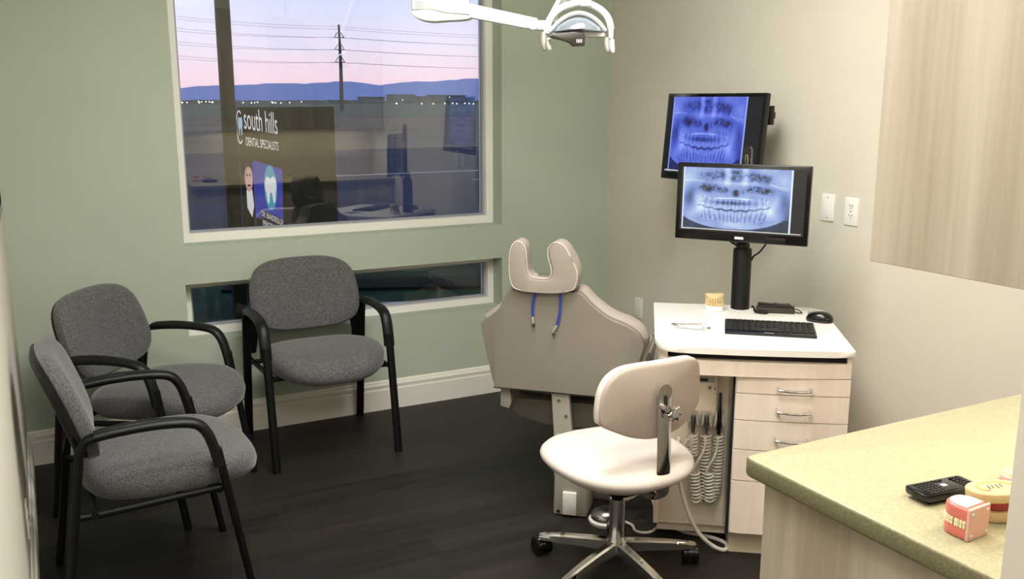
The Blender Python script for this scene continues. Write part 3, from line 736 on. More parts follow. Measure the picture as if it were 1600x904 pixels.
# hand instruments lying on the top
def instrument(label, a, b, kind):
    A = Vector(on_cab(*a)); Bv = Vector(on_cab(*b)); d = Bv - A; L = d.length
    t = thing('dental_instrument', label, 'dental instrument', tuple((A + Bv) / 2), math.atan2(d.y, d.x), 'steel instruments on the cabinet top')
    bm = B(); h = L / 2
    if kind == 'tweezer':
        for s in (-1, 1): tube(bm, spline([(-h, 0, .0030), (-h * .4, s * .007, .0030), (h * .3, s * .006, .0030), (h * .75, s * .0015, .0030), (h, s * .001 - .006, .0040)], 6), (.0026, .0012), 8)
        obj('tweezer_blade', bm, M['steel'], t)
    else:
        tube(bm, [(-h * .72, 0, .0034), (h * .72, 0, .0034)], .0032, 10); obj('shaft', bm, M['steel'], t)
        bm = B(); tube(bm, spline([(h * .72, 0, .0034), (h * .88, .002, .0036), (h, .010, .0042)], 6), .0014, 8); obj('working_tip', bm, M['chrome'], t)
        bm = B()
        if kind == 'mirror':
            tube(bm, [(-h * .72, 0, .0034), (-h * .9, -.004, .0034)], .0014, 8); lathe(bm, [(.0105, .0015), (.0105, .0045), (.009, .0048)], (-h * .97, -.008, 0), 20)
            obj('mirror_head', bm, M['chrome'], t)
        else:
            tube(bm, spline([(-h * .72, 0, .0034), (-h * .88, -.002, .0036), (-h, -.009, .0042)], 6), .0014, 8); obj('rear_tip', bm, M['chrome'], t)
    return t
instrument('steel mouth mirror at the back of the three instruments on the cabinet top', (-.262, -.035), (-.142, -.028), 'mirror')
instrument('steel tweezers in the middle of the three instruments on the cabinet top', (-.262, -.062), (-.128, -.085), 'tweezer')
instrument('steel probe at the front of the three instruments on the cabinet top', (-.278, -.085), (-.132, -.118), 'probe')

# ------------------------------------------------------------------ x-ray pictures as vertex colour, computed here
def soft_noise(h, w, cells, rng):
    g = rng.random((cells + 2, cells * 2 + 2)); y = np.linspace(0, cells, h)[:, None]; x = np.linspace(0, cells * 2, w)[None, :]
    yi = y.astype(int); xi = x.astype(int); fy = y - yi; fx = x - xi
    fy = fy * fy * (3 - 2 * fy); fx = fx * fx * (3 - 2 * fx)
    return (g[yi, xi] * (1 - fy) + g[yi + 1, xi] * fy) * (1 - fx) + (g[yi, xi + 1] * (1 - fy) + g[yi + 1, xi + 1] * fy) * fx
def xray(w, h):
    """grey picture of a panoramic jaw radiograph; row 0 = top"""
    rng = np.random.default_rng(5)
    y, x = np.mgrid[0:h, 0:w]; x = (x + .5) / w; y = (y + .5) / h
    n1 = soft_noise(h, w, 6, rng); n2 = soft_noise(h, w, 18, rng); n3 = soft_noise(h, w, 44, rng)
    g = .64 + .16 * (n1 - .5)
    def blob(cx, cy, rx, ry, a=0, p=2):
        c, s = math.cos(a), math.sin(a); u = (x - cx) * c + (y - cy) * s; v = -(x - cx) * s + (y - cy) * c
        return np.exp(-((np.abs(u) / rx) ** p + (np.abs(v) / ry) ** p))
    def line(pts, wd, amp):
        out = np.zeros_like(x)
        for (a, b), (c, d) in zip(pts, pts[1:]):
            L2 = (c - a) ** 2 + (d - b) ** 2; t = np.clip(((x - a) * (c - a) + (y - b) * (d - b)) / L2, 0, 1)
            out = np.maximum(out, np.exp(-(((x - a - t * (c - a)) ** 2 + ((y - b - t * (d - b)) * .6) ** 2)) / wd ** 2))
        return out * amp
    speck = (n3 - .5) * .9 + (n2 - .5) * .7
    for cx, cy, rx, ry, a, d in ((.29, .13, .13, .07, -.15, .34), (.69, .15, .13, .07, .2, .34), (.495, .12, .055, .10, 0, .34), (.24, .33, .085, .07, .1, .42), (.71, .34, .11, .055, .25, .42), (.495, .40, .03, .05, 0, .5), (.38, .36, .07, .05, 0, .22), (.60, .37, .05, .05, 0, .22)):
        m = blob(cx, cy, rx, ry, a, 3); g = g - m * (d + speck * .55)
    for cx in (.415, .575): g = g + .28 * blob(cx, .12, .030, .16, 0, 4)
    g = g + .18 * blob(.5, .245, .16, .03)
    # condyles and rami: dark hollows beside bright bone
    for s, cx in ((1, .07), (-1, .93)):
        g = g - .30 * blob(cx, .48, .055, .17, .15 * s) + .18 * blob(cx + .09 * s, .58, .04, .20, -.25 * s)
    g = g + .10 * blob(.04, .2, .10, .10) + .10 * blob(.95, .22, .10, .10)
    for pts in ([(0, .22), (.12, .215), (.20, .225)], [(.80, .25), (.88, .275), (.98, .30)], [(.80, .22), (.88, .30), (.96, .33)]): g = g + line(pts, .004, .22)
    # palate
    pal = .485 + .035 * np.abs((x - .48) / .3) ** 1.5
    g = g + .36 * np.exp(-((y - pal) / .012) ** 2) * ((x > .17) & (x < .79)) + .2 * blob(.20, .49, .03, .04) + .2 * blob(.77, .53, .035, .04)
    # teeth: two rows of unequal teeth closing on a shallow dark bite line
    xs = (x - .48) / .30; inr = np.abs(xs) < 1
    bite = .685 - .060 * xs ** 2 + .008 * np.sin(xs * 21)
    px = xs + .05 * np.sin(5 * xs)
    lean = (y - bite) * xs
    su = .5 + .5 * np.cos(2 * PI * (px - .35 * lean) * 6.5); sl = .5 + .5 * np.cos(2 * PI * (px + .55 * lean) * 7.5 + .6)
    du = np.clip((bite - y) / .17, 0, 1); dl = np.clip((y - bite) / .19, 0, 1)
    mu = inr & (y < bite) & (y > bite - .17); ml = inr & (y >= bite) & (y < bite + .19)
    crown_u = np.clip(1.5 - 2.6 * du, 0, 1); crown_l = np.clip(1.5 - 2.6 * dl, 0, 1)
    g = np.where(mu, g * .25 + .75 * (.62 + .22 * crown_u + (.10 + .18 * du) * (su - .55)) + .10 * (n3 - .5), g)
    g = np.where(ml, g * .25 + .75 * (.60 + .24 * crown_l + (.12 + .26 * dl) * (sl - .6)) + .10 * (n3 - .5), g)
    g = g - .36 * blob(.46, .565, .17, .028, 0, 4) * (.9 + speck)
    g = g - .42 * np.exp(-((y - bite) / .011) ** 2) * (np.abs(xs) < 1.12) - .20 * np.exp(-((y - bite - .004) / .030) ** 2) * (np.abs(xs) < .5)
    for s_ in (-1, 1): g = g + .16 * blob(.48 + s_ * .33, .68, .05, .10, -s_ * .6) - .10 * blob(.48 + s_ * .27, .86, .12, .02, -s_ * .3)
    g = g + .14 * blob(.48, .92, .12, .05)
    # jaw outline with black air below
    jaw = .80 + .185 * (1 - np.clip(np.abs((x - .47) / .47), 0, 1) ** 2.6)
    g = g + .22 * np.exp(-((y - jaw + .008) / .007) ** 2) * (x > .05) * (x < .92)
    air = 1 / (1 + np.exp(-(y - jaw) / .006)); g = g * (1 - air) + (.10 + .08 * n1) * air
    side = blob(1.0, .78, .08, .22) ; g = g * (1 - .7 * side) + .12 * .7 * side
    g = g + (n3 - .5) * .07
    edge = (x < .012) | (x > .985); g = np.where(edge, 1.0, g)
    return np.clip(g, 0, 1)
def screen_obj(name, parent, W, H, u0, u1, tint, m, nx=300, ny=168):
    """flat screen in local X (right), Z (up), at y = 0; picture fills u0..u1 across, black at the sides"""
    bm = bmesh.new(); vs = [[bm.verts.new((W * (i / nx - .5), 0, H * (j / ny - .5))) for i in range(nx + 1)] for j in range(ny + 1)]
    for j in range(ny):
        for i in range(nx): bm.faces.new((vs[j][i], vs[j][i + 1], vs[j + 1][i + 1], vs[j + 1][i]))
    o = obj(name, bm, m, parent, smooth=False)
    me = o.data; at_ = me.color_attributes.new('xray', 'FLOAT_COLOR', 'POINT')
    a = int(u0 * nx); b = int(u1 * nx); th = int(ny * .965)
    g = xray(b - a, th)
    k0, k1, k2 = [np.array(c) / 255. for c in tint]
    t = g[..., None]; rgb = np.where(t < .5, k0 + (k1 - k0) * t * 2, k1 + (k2 - k1) * (t - .5) * 2)
    img = np.zeros((ny + 1, nx + 1, 4)); img[..., 3] = 1; img[..., :3] = np.array([9, 11, 22]) / 255.
    img[:th, a:b, :3] = rgb
    img[th:th + 2, int(.02 * nx):int(.985 * nx), :3] = .92 ; img[th + 2:, :, :3] = .03
    img[th + 2:th + 4, int(.02 * nx):int(.10 * nx):3, :3] = .7
    L = np.where(img[..., :3] <= .04045, img[..., :3] / 12.92, ((img[..., :3] + .055) / 1.055) ** 2.4); img[..., :3] = L
    at_.data.foreach_set('color', img[::-1].astype(np.float32).ravel())
    return o
M['screen_a'] = screen_mat('xray_screen', 1.0); M['screen_b'] = screen_mat('xray_screen_blue', 1.0)

def monitor_head(root, W, H, bz, chin, off, tilt, screen, tint, u0, u1):
    """housing, screen and chin; local front = -Y; off = head centre in root space"""
    R = Matrix.Translation(off) @ Matrix.Rotation(tilt, 4, 'X')
    bm = B(); box(bm, (0, .012, 0), (W, .024, H), bev=.004); box(bm, (0, .032, 0), (W * .62, .022, H * .62), bev=.008); bmesh.ops.transform(bm, matrix=R, verts=bm.verts); hs = obj('housing', bm, M['gloss_black'], root)
    sw, sh = W - 2 * bz, H - bz - chin
    s = screen_obj('screen', root, sw, sh, u0, u1, tint, M[screen]); s.matrix_local = R @ Matrix.Translation((0, -.0012, (chin - bz) / 2))
    bm = B(); box(bm, (0, -.001, -H / 2 + chin * .45), (.034, .001, chin * .28)); bmesh.ops.transform(bm, matrix=R, verts=bm.verts); obj('maker_badge', bm, M['silver'], hs, smooth=False)
    bm = B()
    box(bm, (W * .27, -.0015, -H / 2 + chin * .42), (W * .15, .003, chin * .6), bev=.001); bmesh.ops.transform(bm, matrix=R, verts=bm.verts); obj('control_strip', bm, M['blackplastic'], hs)
    return R
MA = -.9685
mon = thing('desktop_monitor', 'black widescreen monitor with pale dental x-ray, on a pole on the cabinet', 'monitor', (2.497, 2.797, ZT), MA)
q = Matrix.Rotation(-MA, 4, 'Z') @ (Vector((2.43, 2.745, 1.2095)) - Vector((2.497, 2.797, ZT)))
monitor_head(mon, .514, .300, .017, .036, q, rad(-2), 'screen_a', ((8, 16, 24), (118, 142, 206), (226, 240, 255)), .02, .90)
bm = B(); lathe(bm, [(.0365, 0), (.0365, .236), (.034, .243), (.027, .245), (.027, .262), (.020, .264), (.020, .30)], n=36); obj('pole', bm, M['blackplastic'], mon)
bm = B(); box2(bm, (-.024, -.062, .272), (.024, .02, .300), bev=.004); box2(bm, (-.018, -.03, .28), (.018, .0, .46), bev=.006); obj('neck_bracket', bm, M['blackmetal'], mon)
bm = B(); prism(bm, [(.030 * math.cos(rad(a)) * .55, .05 + .018 * math.sin(rad(a))) for a in range(0, 181, 20)] + [(-.0165, -.06), (.0165, -.06)], -.012, .012, lambda x, y, h: (x + .004, h - .012, y + .578)); obj('cable_hook', bm, M['gloss_black'], mon)
bm = B(); tube(bm, spline([(.001, -.0265, .53), (.000, -.0265, .60), (.004, -.0265, .612), (.008, -.0265, .60), (.009, -.0265, .53)], 6), .002, 8); obj('hook_insert', bm, M['steel'], mon)
bm = B(); tube(bm, spline([(.10, -.04, .30), (.095, -.03, .27), (.07, -.02, .235), (.045, .0, .215), (.03, .02, .19)], 8), .0035, 8); obj('cable', bm, M['blackplastic'], mon)
bm = B(); tube(bm, spline([(-.055, -.045, .30), (-.045, -.04, .278), (-.025, -.03, .262), (-.01, -.02, .255)], 8), .0045, 8); obj('cable', bm, M['blackplastic'], mon)

MB2 = -1.504
mw = thing('wall_monitor', 'black monitor with deep blue dental x-ray, on a wall arm behind the front monitor', 'monitor', (XR, 3.42, 1.45), MB2)
qw = Matrix.Rotation(-MB2, 4, 'Z') @ (Vector((2.705, 3.276, 1.4335)) - Vector((XR, 3.42, 1.45)))
monitor_head(mw, .615, .392, .016, .030, qw, rad(-4.9), 'screen_b', ((10, 12, 44), (66, 84, 196), (150, 172, 255)), .055, .855)
Wi = Matrix.Rotation(-MB2, 4, 'Z') @ Matrix.Translation(-Vector((XR, 3.42, 1.45)))
WL = lambda x, y, z: Wi @ Vector((x, y, z))
bm = B(); box(bm, (0, -.012, 0), (.09, .022, .14), mx=Matrix.Rotation(-MB2 - PI / 2, 4, 'Z'), bev=.003); obj('wall_plate', bm, M['blackmetal'], mw)
bm = B(); cyl(bm, WL(2.845, 3.060, 1.495), WL(2.845, 3.060, 1.575), .019, 24); cyl(bm, WL(2.845, 3.060, 1.522), WL(2.845, 3.060, 1.548), .024, 24); obj('arm_joint', bm, M['gloss_black'], mw)
bm = B(); tube(bm, [WL(2.94, 3.42, 1.50), WL(2.845, 3.060, 1.525)], .014, 12); obj('arm_link', bm, M['blackmetal'], mw)
bm = B(); tube(bm, [WL(2.845, 3.060, 1.51), WL(2.80, 3.22, 1.47), WL(2.745, 3.27, 1.44)], .014, 12); obj('arm_link', bm, M['blackmetal'], mw)

# ------------------------------------------------------------------ wall plates
def plate(name, label, cat, loc, rz, kind):
    t = thing(name, label, cat, loc, rz)
    bm = B(); box2(bm, (-.0355, -.006, -.0565), (.0355, .001, .0565), bev=.003); obj('cover_plate', bm, M['white_pl'], t)
    if kind == 'outlet':
        for s in (-1, 1):
            bm = B(); prism(bm, [(.0165 * math.cos(rad(a)), max(-.0125, min(.0125, .0165 * math.sin(rad(a))))) for a in range(0, 360, 15)], -.0075, -.004, lambda x, y, h: (x, h, y + s * .0195)); r = obj('receptacle', bm, M['white_pl'], t, smooth=False)
            for sx in (-.0065, .0065):
                bm = B(); box2(bm, (sx - .0013, -.0079, s * .0195 + .000), (sx + .0013, -.0074, s * .0195 + .0085)); obj('slot', bm, M['slot_dark'], r, smooth=False)
            bm = B(); cyl(bm, (0, -.0079, s * .0195 - .006), (0, -.0074, s * .0195 - .006), .0024, 12); obj('ground_hole', bm, M['slot_dark'], r)
        bm = B(); cyl(bm, (0, -.0072, 0), (0, -.0058, 0), .0026, 12); obj('screw', bm, M['steel'], t)
    else:
        for z in (-.042, .042):
            bm = B(); cyl(bm, (0, -.0068, z), (0, -.0058, z), .0026, 12); obj('screw', bm, M['steel'], t)
    return t
plate('blank_wall_plate', 'white blank wall plate to the right of the monitors', 'wall plate', (XR, 2.802, 1.161), -PI / 2, 'blank')
plate('power_outlet', 'white double power outlet on the beige wall near the upper cabinet', 'outlet', (XR, 2.676, 1.157), -PI / 2, 'outlet')
plate('low_wall_plate', 'white wall plate low on the beige wall between dental chair and cabinet', 'wall plate', (XR, 4.127, .468), -PI / 2, 'blank')
plate('left_wall_outlet', 'white outlet seen edge-on low on the left wall near the picture edge', 'outlet', (XL, 3.17, .285), PI / 2, 'outlet')
pf = thing('picture_frame', 'thin black framed picture seen edge-on on the left wall', 'picture', (XL, 2.75, 1.56), PI / 2)
bm = B()
for a, b in [((-.42, -.028, -.28), (.42, -.002, -.255)), ((-.42, -.028, .255), (.42, -.002, .28)), ((-.42, -.028, -.255), (-.395, -.002, .255)), ((.395, -.028, -.255), (.42, -.002, .255))]: box2(bm, a, b)
obj('frame', bm, M['gloss_black'], pf, smooth=False)
bm = B(); box2(bm, (-.395, -.012, -.255), (.395, -.002, .255)); obj('mat_board', bm, M['white_pl'], pf, smooth=False)

# ------------------------------------------------------------------ worktop by the door, its cabinets and the things on it
CX = 1.207
bm = B(); pts = [(CX, YN + .002), (XR - .002, YN + .002), (XR - .002, 1.322), (CX + .018, 1.322), (CX + .006, 1.317), (CX, 1.305)]
prism(bm, pts, .872, .910, bev=.006, seg=3)
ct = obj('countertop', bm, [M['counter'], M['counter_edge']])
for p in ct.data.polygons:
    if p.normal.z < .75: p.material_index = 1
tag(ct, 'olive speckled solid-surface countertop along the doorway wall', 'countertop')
bc2 = thing('base_cabinet', 'grey birch base cabinet carrying the olive countertop', 'cabinet', (2.08, 1.0, 0), 0)
x0, x1, y0, y1 = CX + .028 - 2.08, XR - .004 - 2.08, YN + .004 - 1.0, 1.285 - 1.0
bm = B(); box2(bm, (x0, y0, 0), (x0 + .02, y1, .872)); obj('end_panel', bm, M['lam2'], bc2, smooth=False)
bm = B(); box2(bm, (x0 + .02, y0, .10), (x1, y1 - .02, .872)); obj('carcass', bm, M['lam2'], bc2, smooth=False)
bm = B(); box2(bm, (x0 + .02, y0, 0), (x1, y1 - .08, .10)); obj('toe_kick', bm, M['darkframe'], bc2, smooth=False)
for k in range(4):
    a = x0 + .022 + k * .425; b = min(a + .419, x1)
    bm = B(); box2(bm, (a, y1 - .02, .105), (b, y1, .70), bev=.001); d = obj('door', bm, M['lam2'], bc2, smooth=False)
    bm = B(); tube(bm, spline([(a + .16, y1, .66), (a + .16, y1 + .026, .66), (a + .17, y1 + .03, .66), (a + .25, y1 + .03, .66), (a + .26, y1 + .026, .66), (a + .26, y1, .66)], 4), .004, 8); obj('handle', bm, M['chrome'], d)
    bm = B(); box2(bm, (a, y1 - .02, .706), (b, y1, .868), bev=.001); d = obj('drawer', bm, M['lam2'], bc2, smooth=False)
    bm = B(); tube(bm, spline([(a + .16, y1, .79), (a + .16, y1 + .026, .79), (a + .17, y1 + .03, .79), (a + .25, y1 + .03, .79), (a + .26, y1 + .026, .79), (a + .26, y1, .79)], 4), .004, 8); obj('handle', bm, M['chrome'], d)
uc = thing('upper_cabinet', 'grey birch wall cabinet hanging above the olive countertop, its end towards the room', 'cabinet', (2.08, .89, 1.343), 0)
x0, y0, y1 = CX - 2.08, YN + .003 - .89, 1.05 - .89
bm = B(); box2(bm, (x0, y0, 0), (x0 + .02, y1, 1.0), bev=.001); obj('end_panel', bm, M['lam2'], uc, smooth=False)
bm = B(); box2(bm, (x0 + .02, y0, .003), (x1, y1 - .02, 1.0)); obj('carcass', bm, M['lam2'], uc, smooth=False)
for k in range(4):
    a = x0 + .022 + k * .43; b = min(a + .424, x1)
    bm = B(); box2(bm, (a, y1 - .02, 0), (b, y1, 1.0), bev=.001); obj('door', bm, M['lam2'], uc, smooth=False)

rm = thing('remote_control', 'black remote control with many small buttons lying on the olive countertop', 'remote', (1.392, 1.010, .910), rad(-6))
bm = B(); prism(bm, [(-.060, -.027), (.060, -.027), (.064, -.02), (.064, .02), (.060, .027), (-.060, .027), (-.065, .02), (-.065, -.02)], .008, .021, bev=.003); prism(bm, [(-.050, -.019), (.052, -.019), (.052, .019), (-.050, .019)], 0, .009); obj('case', bm, M['gloss_black'], rm)
bm = B(); box2(bm, (-.0045, -.004, .0212), (.0065, .005, .0217)); obj('square_mark', bm, M['silver'], rm, smooth=False)
bb = bmesh.new(); box(bb, (0, 0, .0008), (.0056, .0046, .0024), bev=.0008); b0 = None
for i in range(13):
    for j in range(6):
        xx = -.047 + i * .0083; yy = -.019 + j * .0076
        if 5 <= i <= 7 and 1 <= j <= 4 or i in (8, 9): continue
        if b0 is None: o = b0 = obj('button', bb, M['key'], rm)
        else: o = b0.copy(); COL.objects.link(o); o.parent = rm
        o.location = (xx, yy, .0206)

# clear pink jaw model, its screwed back plate towards the camera
pj_ = thing('pink_jaw_model', 'pink jaw model with white top and screwed back plate on the countertop', 'jaw model', (1.300, .898, .910), rad(4))
def jawD(w, d0, d1, n=14): return [(-w, d0), (w, d0)] + [(w * math.copysign(abs(math.cos(rad(180 * k / n))) ** .8, math.cos(rad(180 * k / n))), d1 * math.sin(rad(180 * k / n)) ** .9) for k in range(n + 1)]
for nm, z0, z1, sc in (('lower_gum', 0, .021, 1.0), ('upper_gum', .030, .0535, 1.0)):
    bm = B(); prism(bm, jawD(.0275 * sc, -.018, .030 * sc), z0, z1, bev=.005, seg=3); obj(nm, bm, M['gum'], pj_)
bm = B(); prism(bm, jawD(.0225, -.014, .025), .0533, .0552, bev=.0008); obj('top_insert', bm, M['white_pl'], pj_)
bm = B(); box2(bm, (-.0285, -.0235, .001), (.0275, -.0185, .054), bev=.0008); pl = obj('back_plate', bm, M['pinkl'], pj_, smooth=False)
for sx in (-.020, .019):
    for sz in (.009, .046):
        bm = B(); lathe(bm, [(.0032, 0), (.0030, .0012), (.0015, .002), (0, .002)], (sx, -.0235, sz), 14, Matrix.Rotation(PI / 2, 4, 'X')); obj('screw', bm, M['chrome'], pl)
for zc, s in ((.0232, 1), (.0292, -1)):
    for (x, y) in [(-.0268, -.015), (-.0268, -.0095), (-.0268, -.004)] + jawD(.0268, 0, .0292, 15)[2:] + [(.0268, -.004), (.0268, -.0095), (.0268, -.015)]:
        bm = B(); lathe(bm, [(0, -.004 * s), (.0022, -.0032 * s), (.0027, 0), (.0024, .0024 * s), (.0010, .0031 * s), (0, .0029 * s)], (x, y, zc), 10); obj('tooth', bm, M['tooth'], pj_)

# hinged denture cast behind it
hj = thing('hinged_jaw_cast', 'tan round denture cast over red jaws on a hinge, beside the pink jaw model', 'jaw model', (1.400, .918, .910), rad(-20))
TL = Matrix.Translation((0, 0, .050)) @ Matrix.Rotation(rad(-8), 4, 'X') @ Matrix.Rotation(rad(-4), 4, 'Y')
bm = B(); prism(bm, superell(.047, .043, 2.2, 40), -.014, .002, lambda x, y, h: tuple(TL @ Vector((x, y, h))), bev=.003, seg=3); tp = obj('upper_base', bm, M['plaster'], hj)
bm = B(); tube(bm, [TL @ Vector((.029 * math.cos(rad(a)), .027 * math.sin(rad(a)), .0016)) for a in range(-40, 221, 13)], .0030, 6); obj('arch_mark', bm, M['cast_warm'], tp)
for k in range(4):
    bm = B(); tube(bm, [TL @ Vector((-.015 + k * .008, -.008 + .003 * (k % 2), .0020)), TL @ Vector((-.008 + k * .007, .010, .0020))], .0010, 6); obj('scribed_mark', bm, M['brownblack'], tp)
bm = B(); prism(bm, jawD(.026, -.02, .026), .0, .014, lambda x, y, h: tuple(TL @ Vector((x - .004, -y - .004, h - .027))), bev=.004); obj('upper_gum', bm, M['gumr'], hj)
bm = B(); prism(bm, jawD(.031, -.02, .030), 0, .020, lambda x, y, h: (x - .002, -y - .002, h), bev=.004); obj('lower_base', bm, M['plaster'], hj)
bm = B(); prism(bm, jawD(.024, -.016, .024), .018, .026, lambda x, y, h: (x - .002, -y - .002, h), bev=.003); obj('lower_gum', bm, M['gumr'], hj)
bm = B(); box2(bm, (.022, -.046, 0), (.048, -.022, .018), bev=.005); obj('foot_block', bm, M['olive_pl'], hj)
bm = B(); tube(bm, spline([(.035, -.038, .016), (.038, -.042, .034), (.034, -.040, .052), (.02, -.03, .058)], 6), .004, 10); obj('hinge', bm, M['steel'], hj)
bm = B(); box2(bm, (.024, -.046, .046), (.050, -.030, .053), bev=.002); obj('hinge_plate', bm, M['gloss_black'], hj)
pm = thing('pink_denture', 'small pink denture at the far side of the tan cast, beside the door jamb', 'denture', (1.566, .990, .910), rad(30))
bm = B(); prism(bm, jawD(.024, -.012, .026), 0, .016, bev=.006, seg=3); obj('gum_base', bm, M['pinkl'], pm)
for (x, y) in arch(.019, .021, 9, 5, 175):
    bm = B(); lathe(bm, [(0, -.003), (.003, -.002), (.0034, .002), (.002, .005), (0, .005)], (x, y, .016), 8); obj('tooth', bm, M['tooth'], pm)

# ------------------------------------------------------------------ overhead dental lamp
HX = Vector((1.9604, 3.1837, 1.8699))
ol = thing('dental_lamp', 'white overhead dental lamp with yoke and pale reflector on a ceiling arm', 'lamp', tuple(HX), rad(-27.6))
f = lambda u, v: ((u - 905) * .00249, (45 - v) * .00256)
def P3(u, v, y=0): a = f(u, v); return (a[0], y, a[1])
bm = B(); tube(bm, spline([P3(854, 46), P3(860, 30), P3(873, 17), P3(889, 10), P3(906, 7), P3(923, 10), P3(939, 18), P3(950, 30), P3(955, 46)], 6), (.011, .014), 12, side=(0, 1, 0)); obj('yoke', bm, M['white_en'], ol)
bm = B(); box2(bm, (.002, -.02, .082), (.045, .02, .16), bev=.006); obj('yoke_mount', bm, M['white_en'], ol)
bm = B(); tube(bm, spline([P3(860, 49, -.02), P3(872, 36, -.03), P3(886, 27, -.035), P3(902, 23, -.038), P3(918, 26, -.035), P3(933, 35, -.03), P3(945, 48, -.02)], 6), (.013, .008), 12, side=(0, 1, 0)); obj('rim', bm, M['white_en'], ol)
dome = [f(*p) for p in [(861, 50), (865, 43), (873, 36), (886, 28.5), (902, 25), (918, 28), (931, 35.5), (940, 43), (944, 50)]]
bm = B(); pillow(bm, dome, [(0, -.075), (.35, -.070), (.65, -.056), (.85, -.036), (1, -.008), (1, .02), (.8, .045), (.5, .06), (0, .065)], lambda x, y, h: (x, h, y), f(903, 47)); obj('reflector', bm, M['reflector'], ol)
bm = B(); box2(bm, (f(862, 0)[0], -.02, f(0, 57)[1]), (f(945, 0)[0], .05, f(0, 50)[1]), bev=.004); obj('lower_bezel', bm, M['white_en'], ol)
bm = B(); prism(bm, [f(*p) for p in [(855, 58), (863, 54), (894, 51), (912, 53), (912, 71), (894, 72), (888, 67), (876, 63), (862, 60)]], -.075, -.03, lambda x, y, h: (x, h, y), bev=.004); lh = obj('lamp_holder', bm, M['brownblack'], ol)
for k in range(4):
    bm = B(); box2(bm, (f(899 + k * 2.4, 0)[0], -.0768, f(0, 67)[1]), (f(900.2 + k * 2.4, 0)[0], -.0745, f(0, 62)[1])); obj('cooling_slot', bm, M['silver'], lh, smooth=False)
for sx, u0, u1, va, vb in ((-1, 849, 861, 36, 53), (1, 950, 958, 36, 60)):
    bm = B(); box2(bm, (f(u0, 0)[0], -.022, f(0, vb)[1]), (f(u1, 0)[0], .022, f(0, va)[1]), bev=.006); obj('pivot', bm, M['white_en'], ol)
for u, m_, va, vb, w_ in ((849.5, 'grey_en', 51, 77, 4.5), (857.5, 'white_en', 60, 77, 4), (948, 'grey_en', 59, 80, 4), (956, 'white_en', 61, 81, 3.6)):
    a, b = f(u, va), f(u, vb); bm = B()
    tube(bm, spline([(a[0], -.01, a[1]), (a[0], -.02, (a[1] + b[1]) / 2), (b[0] + .004, -.03, b[1])], 6), [w_ * .0026 * t for t in (1, 1, 1.05, 1.1, 1.1, 1.1, 1.1, 1.1, 1.05, 1, .9, .75, .5)], 12)
    obj('side_handle', bm, M[m_], ol)
# arm from the elbow box to the head
bm = B(); prism(bm, [f(733, 8), f(840, 30), f(840, 48), f(733, 29)], -.018, .018, lambda x, y, h: (x, h + .0, y), bev=.006); obj('arm', bm, M['white_en'], ol)
bm = B(); cyl(bm, (f(833, 39)[0], -.026, f(0, 39)[1]), (f(833, 39)[0], .026, f(0, 39)[1]), .020, 24); box2(bm, (f(838, 0)[0], -.017, f(0, 47)[1]), (f(852, 0)[0], .017, f(0, 33)[1]), bev=.004); obj('arm_joint', bm, M['white_en'], ol)
bm = B(); prism(bm, [f(*p) for p in [(646, -40), (735, -40), (735, 26), (700, 24), (675, 19), (646, 20)]], -.05, .05, lambda x, y, h: (x, h, y), bev=.008); eb = obj('elbow_housing', bm, M['white_en'], ol)
bm = B(); prism(bm, smooth_outline([f(*p) for p in [(646, 20), (675, 19), (700, 24), (735, 27), (735, 31), (722, 33), (700, 34), (680, 35.5), (663, 33.5), (650, 28)]], 3), -.046, .046, lambda x, y, h: (x, h, y), bev=.010, seg=3); obj('elbow_cover', bm, M['white_pl'], eb)
bm = B(); box2(bm, (f(650, 0)[0], -.0508, f(0, 18)[1]), (f(665, 0)[0], -.0498, f(0, 6)[1])); rp = obj('rating_plate', bm, M['silver'], eb, smooth=False)
for k in range(4):
    bm = B(); box2(bm, (f(651, 0)[0], -.0512, f(0, 8.6 + k * 2.7)[1]), (f(664, 0)[0], -.0506, f(0, 7.6 + k * 2.7)[1])); obj('print_line', bm, M['grey_en'], rp, smooth=False)
# hanging link going up to the ceiling; grey piece gives its darker side face
zc = HC - HX.z
def link(u0, w_, m_, nm, ya):
    a, b = f(u0, 36), f(u0 + w_, 36); s_ = 20.5 * .00249 / (36 * .00256); zt = .42
    bm = B(); prism(bm, [a, b, (b[0] + s_ * (zt - b[1]), zt), (a[0] + s_ * (zt - a[1]), zt)], ya, ya + .02, lambda x, y, h: (x, h, y), bev=.002); return obj(nm, bm, M[m_], ol)
link(850.5, 7.5, 'white_en', 'hanging_link', -.012); link(857.5, 10, 'grey_en', 'hanging_link', .002)
xt = f(857, 36)[0] + 20.5 * .00249 / (36 * .00256) * .40
bm = B(); cyl(bm, (xt, .005, .40), (xt, .005, zc), .024, 20); cyl(bm, (xt, .005, zc - .03), (xt, .005, zc - .0005), .09, 28); obj('ceiling_post', bm, M['white_en'], ol)
bm = B(); tube(bm, [(xt, .005, .44), (f(690, 0)[0], .005, .42), (f(690, 0)[0], .005, f(0, -38)[1])], .022, 14); obj('upper_arm', bm, M['white_en'], ol)

